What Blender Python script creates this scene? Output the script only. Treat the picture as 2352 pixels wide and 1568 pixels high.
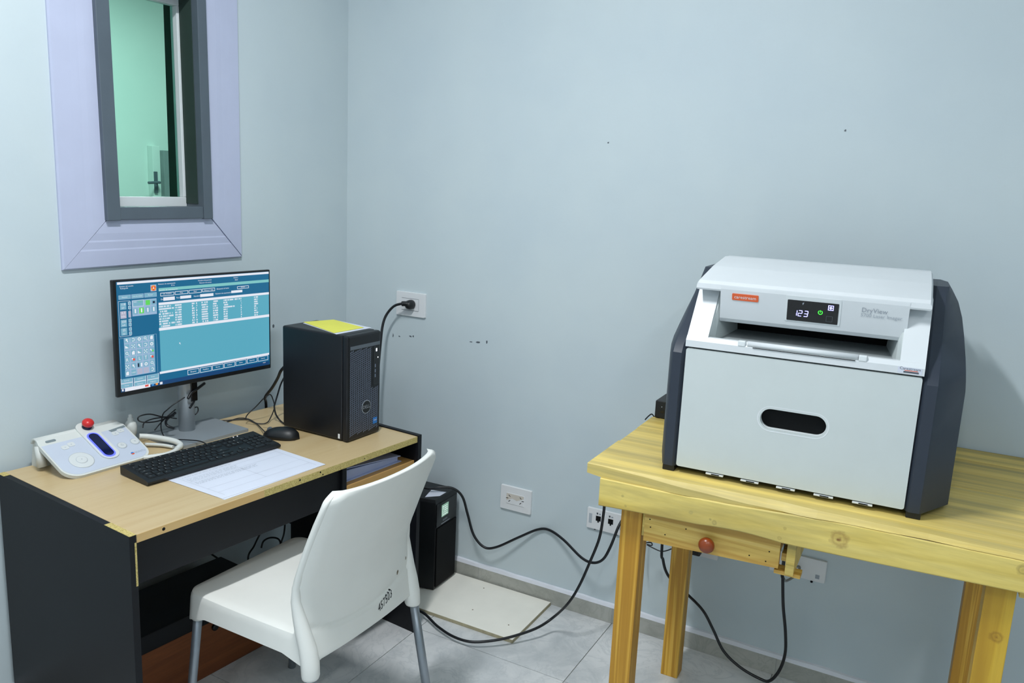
import bpy, bmesh, math, random
from mathutils import Vector, Matrix
random.seed(7)
for o in list(bpy.data.objects):
    bpy.data.objects.remove(o, do_unlink=True)
SC = bpy.context.scene
COL = SC.collection

# ------------------------------------------------------------------ camera
def basis(yaw, pitch, roll):
    F = Vector((-math.sin(yaw) * math.cos(pitch), math.cos(yaw) * math.cos(pitch), math.sin(pitch)))
    R = F.cross(Vector((0, 0, 1))).normalized()
    U = R.cross(F)
    c, s = math.cos(roll), math.sin(roll)
    return F, c * R + s * U, -s * R + c * U
CF, CR, CU = basis(0.4938, -0.187, 0.0464)
cam_data = bpy.data.cameras.new('camera')
cam_data.sensor_width = 36.0
cam_data.lens = 1815.4 / 2352 * 36
cam_data.clip_start = 0.05
cam = bpy.data.objects.new('camera', cam_data)
COL.objects.link(cam)
m = Matrix((CR, CU, -CF)).transposed().to_4x4()
m.translation = Vector((2.272, -2.6737, 1.6131))
cam.matrix_world = m
SC.camera = cam

# ------------------------------------------------------------------ world, lamps, exposure
w = bpy.data.worlds.new('world'); SC.world = w
w.use_nodes = True
w.node_tree.nodes['Background'].inputs[0].default_value = (0.55, 0.62, 0.7, 1)
w.node_tree.nodes['Background'].inputs[1].default_value = 0.02
def area(name, loc, sx, sy, power, col):
    d = bpy.data.lights.new(name, 'AREA'); d.shape = 'RECTANGLE'; d.size = sx; d.size_y = sy
    d.energy = power; d.color = col
    o = bpy.data.objects.new(name, d); COL.objects.link(o); o.location = loc
    return o
area('ceiling_lamp_light', (1.18, -1.80, 3.05), 0.10, 0.60, 35, (0.955, 0.98, 1.0))
area('ceiling_lamp_light', (2.10, -3.7, 3.05), 0.12, 0.9, 13, (0.955, 0.98, 1.0))
area('ceiling_lamp_light', (3.3, -2.9, 3.05), 0.12, 1.2, 13, (0.955, 0.98, 1.0))  # unseen fill light, added to brighten the back of the chair
area('ceiling_lamp_light', (-1.7, 0.6, 3.05), 0.6, 0.6, 40, (0.95, 1.0, 0.98))
SC.view_settings.view_transform = 'Standard'
SC.view_settings.look = 'None'
SC.view_settings.gamma = 1.0
SC.view_settings.use_curve_mapping = False
SC.view_settings.exposure = 0.52

# ------------------------------------------------------------------ materials
def lin(c):
    if isinstance(c, str):
        c = tuple(int(c[i:i + 2], 16) for i in (1, 3, 5))
    return tuple((v / 255 / 12.92 if v / 255 <= 0.04045 else ((v / 255 + 0.055) / 1.055) ** 2.4) for v in c) + (1,)
def new_mat(name):
    mt = bpy.data.materials.new(name); mt.use_nodes = True
    nt = mt.node_tree; b = nt.nodes['Principled BSDF']
    return mt, nt, b
def node(nt, t, **kw):
    n = nt.nodes.new(t)
    for k, v in kw.items():
        setattr(n, k, v)
    return n
def mapped(nt, scale=(1, 1, 1), rot=(0, 0, 0)):
    tc = node(nt, 'ShaderNodeTexCoord'); mp = node(nt, 'ShaderNodeMapping')
    mp.inputs['Scale'].default_value = scale; mp.inputs['Rotation'].default_value = rot
    nt.links.new(tc.outputs['Object'], mp.inputs['Vector'])
    return mp.outputs['Vector']
def mixc(nt, fac, a, b, blend='MIX'):
    n = node(nt, 'ShaderNodeMix', data_type='RGBA', blend_type=blend)
    for sock, v in ((n.inputs[0], fac), (n.inputs[6], a), (n.inputs[7], b)):
        if hasattr(v, 'is_output'):
            nt.links.new(v, sock)
        else:
            sock.default_value = v
    return n.outputs[2]
def ramp(nt, src, stops):
    n = node(nt, 'ShaderNodeValToRGB'); e = n.color_ramp.elements
    while len(e) > 1: e.remove(e[-1])
    e[0].position = stops[0][0]; e[0].color = stops[0][1]
    for p, c in stops[1:]:
        k = e.new(p); k.color = c
    nt.links.new(src, n.inputs[0])
    return n.outputs[0]
def noise(nt, vec, scale, detail=4, rough=0.55, dist=0.0):
    n = node(nt, 'ShaderNodeTexNoise')
    n.inputs['Scale'].default_value = scale; n.inputs['Detail'].default_value = detail
    n.inputs['Roughness'].default_value = rough; n.inputs['Distortion'].default_value = dist
    if vec is not None: nt.links.new(vec, n.inputs['Vector'])
    return n.outputs[0]
def bump(nt, b, h, strength, dist=0.001):
    n = node(nt, 'ShaderNodeBump'); n.inputs['Strength'].default_value = strength; n.inputs['Distance'].default_value = dist
    nt.links.new(h, n.inputs['Height']); nt.links.new(n.outputs[0], b.inputs['Normal'])
def plain(name, col, rough=0.5, metal=0.0, var=0.05, vs=9.0, bs=0.0, bscale=400, spec=0.5, coat=0.0):
    mt, nt, b = new_mat(name)
    c = lin(col); v = mapped(nt)
    f = noise(nt, v, vs)
    d = tuple(x * (1 - var) for x in c[:3]) + (1,); l = tuple(min(1, x * (1 + var)) for x in c[:3]) + (1,)
    nt.links.new(ramp(nt, f, [(0.3, d), (0.7, l)]), b.inputs['Base Color'])
    b.inputs['Roughness'].default_value = rough; b.inputs['Metallic'].default_value = metal
    b.inputs['Specular IOR Level'].default_value = spec
    b.inputs['Coat Weight'].default_value = coat
    if bs: bump(nt, b, noise(nt, v, bscale, 3), bs)
    return mt
def emit(name, col, s):
    mt, nt, b = new_mat(name)
    c = lin(col)
    b.inputs['Base Color'].default_value = (0.01, 0.01, 0.01, 1)
    b.inputs['Emission Color'].default_value = c; b.inputs['Emission Strength'].default_value = s
    b.inputs['Roughness'].default_value = 0.4
    return mt
def wood(name, light, mid, dark, along='x', ring=9.0, stain=None, knots=(), rough=0.6, contrast=1.0, seed=0.0, fine=9.0, stretch=0.7):
    """Plain sawn pine: stretched noise grain plus growth-ring bands, optional stain patches and knots (object space)."""
    mt, nt, b = new_mat(name)
    sc = {'x': (stretch, fine, fine), 'y': (fine, stretch, fine), 'z': (fine, fine, stretch)}[along]
    tc = node(nt, 'ShaderNodeTexCoord'); off = node(nt, 'ShaderNodeVectorMath', operation='ADD')
    oi = node(nt, 'ShaderNodeObjectInfo'); cmb = node(nt, 'ShaderNodeVectorMath', operation='SCALE')
    cmb.inputs[0].default_value = (3.1, 1.7, 2.3); nt.links.new(oi.outputs['Random'], cmb.inputs['Scale'])
    nt.links.new(tc.outputs['Object'], off.inputs[0]); nt.links.new(cmb.outputs[0], off.inputs[1])
    mp = node(nt, 'ShaderNodeMapping'); mp.inputs['Scale'].default_value = sc
    mp.inputs['Location'].default_value = (seed, seed * 1.3, seed * 0.7)
    nt.links.new(off.outputs[0], mp.inputs['Vector']); v = mp.outputs['Vector']
    g1 = noise(nt, v, 1.3, 3, 0.5, 1.2)
    wv = node(nt, 'ShaderNodeMath', operation='MULTIPLY'); wv.inputs[1].default_value = ring * 6.0
    nt.links.new(g1, wv.inputs[0])
    sn = node(nt, 'ShaderNodeMath', operation='SINE'); nt.links.new(wv.outputs[0], sn.inputs[0])
    mr = node(nt, 'ShaderNodeMapRange'); mr.inputs[1].default_value = -1; mr.inputs[2].default_value = 1
    nt.links.new(sn.outputs[0], mr.inputs[0])
    c1 = ramp(nt, mr.outputs[0], [(0.0, lin(light)), (0.55, lin(mid)), (1.0, lin(dark))])
    fib = noise(nt, v, 14, 4, 0.6)
    c2 = mixc(nt, ramp(nt, fib, [(0.35, (0, 0, 0, 1)), (0.75, (0.45 * contrast,) * 3 + (1,))]), c1, lin(dark))
    if stain:
        st = noise(nt, v, 0.8, 5, 0.65, 0.6)
        c2 = mixc(nt, ramp(nt, st, [(0.44, (0, 0, 0, 1)), (0.66, (0.75, 0.75, 0.75, 1))]), c2, lin(stain))
    for (kx, ky, kz, kr, kc) in knots:
        dn = node(nt, 'ShaderNodeVectorMath', operation='DISTANCE')
        nt.links.new(tc.outputs['Object'], dn.inputs[0]); dn.inputs[1].default_value = (kx, ky, kz)
        wob = node(nt, 'ShaderNodeMath', operation='MULTIPLY_ADD')
        nt.links.new(noise(nt, tc.outputs['Object'], 70, 2), wob.inputs[0]); wob.inputs[1].default_value = kr * 0.8
        nt.links.new(dn.outputs['Value'], wob.inputs[2])
        dv = node(nt, 'ShaderNodeMath', operation='DIVIDE'); nt.links.new(wob.outputs[0], dv.inputs[0]); dv.inputs[1].default_value = kr * 1.4
        f = ramp(nt, dv.outputs[0], [(0.28, (0.9,) * 3 + (1,)), (0.42, (0.3,) * 3 + (1,)), (0.58, (0.16,) * 3 + (1,)), (0.72, (0.42,) * 3 + (1,)), (1.0, (0, 0, 0, 1))])
        c2 = mixc(nt, f, c2, lin(kc))
    nt.links.new(c2, b.inputs['Base Color'])
    b.inputs['Roughness'].default_value = rough
    bump(nt, b, fib, 0.25, 0.0006)
    return mt

M = {}
def wall_mat(name, col, col2):
    mt, nt, b = new_mat(name)
    v = mapped(nt)
    nt.links.new(ramp(nt, noise(nt, v, 2.2, 3), [(0.35, lin(col)), (0.65, lin(col2))]), b.inputs['Base Color'])
    b.inputs['Roughness'].default_value = 0.55
    bump(nt, b, noise(nt, v, 90, 5), 0.12, 0.002)
    return mt
M['wall'] = wall_mat('wall_paint', (193, 206, 212), (199, 211, 215))
M['ceiling'] = wall_mat('ceiling_paint', (225, 230, 232), (230, 234, 236))
M['far_wall'] = wall_mat('far_wall_paint', (214, 226, 222), (220, 230, 226))
def tile_mat(name, a, bcol, dcol, rough=0.35):
    mt, nt, b = new_mat(name)
    tc = node(nt, 'ShaderNodeTexCoord'); oi = node(nt, 'ShaderNodeObjectInfo')
    sh = node(nt, 'ShaderNodeVectorMath', operation='SCALE'); sh.inputs[0].default_value = (7, 5, 3)
    nt.links.new(oi.outputs['Random'], sh.inputs['Scale'])
    ad = node(nt, 'ShaderNodeVectorMath', operation='ADD'); nt.links.new(tc.outputs['Object'], ad.inputs[0]); nt.links.new(sh.outputs[0], ad.inputs[1])
    v = ad.outputs[0]
    base = ramp(nt, noise(nt, v, 3.5, 6, 0.62, 0.8), [(0.3, lin(dcol)), (0.5, lin(a)), (0.75, lin(bcol))])
    vein = ramp(nt, noise(nt, v, 6, 5, 0.6, 2.5), [(0.46, (0, 0, 0, 1)), (0.5, (0.45, 0.45, 0.45, 1)), (0.54, (0, 0, 0, 1))])
    nt.links.new(mixc(nt, vein, base, lin(dcol)), b.inputs['Base Color'])
    b.inputs['Roughness'].default_value = rough
    return mt
M['tile'] = tile_mat('floor_tile', (215, 217, 218), (228, 229, 229), (184, 189, 192))
M['skirt_tile'] = tile_mat('skirting_tile', (172, 173, 166), (190, 190, 182), (148, 150, 142), 0.45)
M['grout'] = plain('grout', (168, 170, 168), 0.9)
M['caulk'] = plain('white_paint_strip', (225, 228, 236), 0.6)
M['white_plastic'] = plain('white_plastic', (224, 226, 228), 0.35, var=0.02)
M['trim_white'] = plain('white_trim', (186, 192, 216), 0.45, var=0.02)
M['frame_grey'] = plain('grey_metal_paint', (84, 95, 105), 0.45, var=0.06)
M['frame_white'] = plain('white_aluminium', (218, 224, 226), 0.4, var=0.03)
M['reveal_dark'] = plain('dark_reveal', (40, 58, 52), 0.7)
M['black'] = plain('black_plastic', (16, 19, 22), 0.45, var=0.1, bs=0.05)
M['black_gloss'] = plain('gloss_black', (9, 11, 14), 0.18, var=0.1)
M['black_matte'] = plain('matte_black', (8, 10, 12), 0.7, spec=0.2)
M['tower_black'] = plain('tower_black', (9, 12, 18), 0.4, var=0.1, bs=0.06, bscale=900)
M['grille'] = plain('grille_grey', (112, 122, 140), 0.4, metal=0.2)
M['grey_strip'] = plain('grey_strip', (92, 100, 108), 0.45)
M['cable'] = plain('black_cable', (14, 17, 22), 0.4)
M['grey_cable'] = plain('grey_cable', (140, 142, 138), 0.5)
M['silver'] = plain('silver_metal', (186, 192, 196), 0.3, metal=0.45, var=0.04)
M['silver_base'] = plain('silver_base', (150, 158, 164), 0.5, metal=0.35, var=0.04)
M['leg_metal'] = plain('grey_leg_metal', (150, 158, 166), 0.38, metal=0.6, var=0.05)
M['chair_white'] = plain('chair_plastic', (233, 234, 229), 0.42, var=0.03, vs=5)
M['pen'] = plain('marker_ink', (40, 42, 46), 0.8)
M['grime'] = plain('grime', (120, 108, 90), 0.9)
M['desk_black'] = plain('black_laminate', (9, 12, 18), 0.5, spec=0.3, var=0.12, bs=0.05, bscale=250)
M['paper'] = plain('paper', (208, 213, 226), 0.85, var=0.02)
M['paper_yellow'] = plain('yellow_paper', (222, 220, 92), 0.85, var=0.03)
M['print'] = plain('grey_print', (180, 186, 198), 0.9)
M['console_white'] = plain('console_white', (208, 211, 207), 0.4, var=0.02)
M['console_grey'] = plain('console_grey', (190, 198, 212), 0.4, var=0.02)
M['console_btn'] = plain('console_button', (206, 210, 210), 0.35, var=0.02)
M['btn_ring'] = plain('console_ring', (172, 180, 188), 0.5)
M['grey_window'] = plain('grey_window', (120, 132, 136), 0.3)
M['navy_glass'] = plain('navy_glass', (8, 18, 60), 0.12)
M['blue_glow'] = emit('blue_glow', (70, 80, 255), 2.2)
M['red'] = plain('red_plastic', (205, 40, 40), 0.3)
M['printer_white'] = plain('printer_white', (214, 219, 222), 0.38, var=0.02)
M['printer_panel'] = plain('printer_panel', (198, 206, 206), 0.5, var=0.02, bs=0.04, bscale=1500)
M['printer_grey'] = plain('printer_grey', (42, 50, 63), 0.5, var=0.04, bs=0.05, bscale=1500)
M['tray_grey'] = plain('tray_grey', (150, 158, 160), 0.6)
M['orange'] = plain('orange_badge', (222, 96, 48), 0.35)
M['letter_grey'] = plain('grey_lettering', (150, 158, 168), 0.6)
M['letter_dark'] = plain('dark_lettering', (70, 76, 84), 0.6)
M['led_blue'] = emit('led_blue', (150, 150, 255), 2.6)
M['led_green'] = emit('led_green', (60, 235, 60), 1.6)
M['led_white'] = emit('led_white', (240, 245, 255), 1.6)
M['ups_lcd'] = emit('ups_lcd', (140, 180, 160), 0.6)
M['ups_lcd2'] = emit('ups_lcd_light', (215, 232, 228), 0.7)
M['badge_blue'] = plain('badge_blue', (40, 120, 200), 0.3)
M['knob'] = plain('knob_wood', (132, 58, 20), 0.3, var=0.15, vs=40)
M['board'] = plain('white_board', (242, 240, 230), 0.55, var=0.03)
M['old_edge'] = plain('old_board_edge', (170, 162, 134), 0.9, var=0.15, vs=60)
M['worn'] = plain('worn_cream', (205, 198, 188), 0.6)
def chip_mat():
    mt, nt, b = new_mat('chipboard_edge')
    v = mapped(nt)
    n = node(nt, 'ShaderNodeTexVoronoi'); n.inputs['Scale'].default_value = 420; nt.links.new(v, n.inputs['Vector'])
    c = ramp(nt, n.outputs['Color'], [(0.15, lin((165, 146, 84))), (0.45, lin((190, 172, 106))), (0.8, lin((204, 188, 122)))])
    nt.links.new(c, b.inputs['Base Color']); b.inputs['Roughness'].default_value = 0.85
    bump(nt, b, n.outputs['Distance'], 0.6, 0.001)
    return mt
M['chip'] = chip_mat()
M['desktop'] = wood('maple_laminate', (200, 177, 135), (194, 169, 126), (181, 154, 109), 'y', 1.6, rough=0.32, contrast=0.5)
M['edge_band'] = wood('maple_edge', (206, 172, 116), (200, 164, 106), (184, 148, 94), 'y', 1.6, rough=0.5, contrast=0.5)
M['shelf_wood'] = wood('shelf_laminate', (190, 148, 88), (184, 142, 80), (164, 122, 64), 'y', 1.5, rough=0.5, contrast=0.5)
M['plank'] = wood('pine_plank', (236, 208, 116), (222, 192, 98), (186, 156, 76), 'x', 1.6, stain=(138, 128, 84), rough=0.55, fine=18, stretch=0.55)
M['plank_pale'] = wood('pale_pine_plank', (242, 216, 124), (230, 202, 106), (202, 172, 84), 'x', 1.4, stain=(164, 150, 98), rough=0.5, fine=16, stretch=0.6)
M['apron_wood'] = wood('pine_apron', (230, 208, 120), (220, 196, 104), (188, 160, 74), 'x', 1.2, stain=(158, 144, 90), rough=0.6, contrast=0.7, fine=11, stretch=1.2,
    knots=((0.63, -0.80, 0.865, 0.024, (118, 66, 24)), (0.985, -0.80, 0.89, 0.014, (90, 62, 34)), (0.105, -0.80, 0.85, 0.006, (120, 110, 70)), (0.115, -0.80, 0.825, 0.006, (120, 110, 70)),
           (0.285, -0.80, 0.848, 0.007, (150, 136, 88)), (0.345, -0.80, 0.836, 0.008, (116, 104, 66)), (0.335, -0.80, 0.842, 0.005, (110, 98, 60)), (0.51, -0.80, 0.862, 0.006, (140, 116, 60)), (0.50, -0.80, 0.835, 0.006, (140, 116, 60))))
M['leg_wood'] = wood('pine_leg', (222, 178, 76), (208, 160, 54), (178, 128, 34), 'z', 2.6, rough=0.45, fine=22, stretch=0.5)
M['leg_wood_knot'] = wood('pine_leg_knotty', (214, 178, 62), (204, 164, 48), (176, 134, 32), 'z', 1.0, rough=0.45, fine=14, stretch=0.5, knots=((0.965, -0.75, 0.705, 0.016, (104, 50, 12)),))
M['drawer_wood'] = wood('pine_drawer', (232, 204, 122), (222, 190, 100), (190, 148, 66), 'x', 2.4, rough=0.5, fine=15, stretch=0.6)
M['brown_box'] = wood('brown_board', (132, 74, 34), (120, 64, 28), (96, 50, 22), 'y', 1.5, rough=0.7)
M['binder'] = plain('binder_plastic', (176, 188, 224), 0.3, var=0.05)
M['binder_dark'] = plain('binder_cover', (96, 112, 150), 0.3)
mt, nt, b = new_mat('green_glass')
b.inputs['Base Color'].default_value = (0.52, 0.90, 0.78, 1); b.inputs['Roughness'].default_value = 0.0
b.inputs['Transmission Weight'].default_value = 1.0; b.inputs['IOR'].default_value = 1.01
M['glass'] = mt
M['door_grey'] = plain('grey_door', (128, 138, 140), 0.5)
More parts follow.
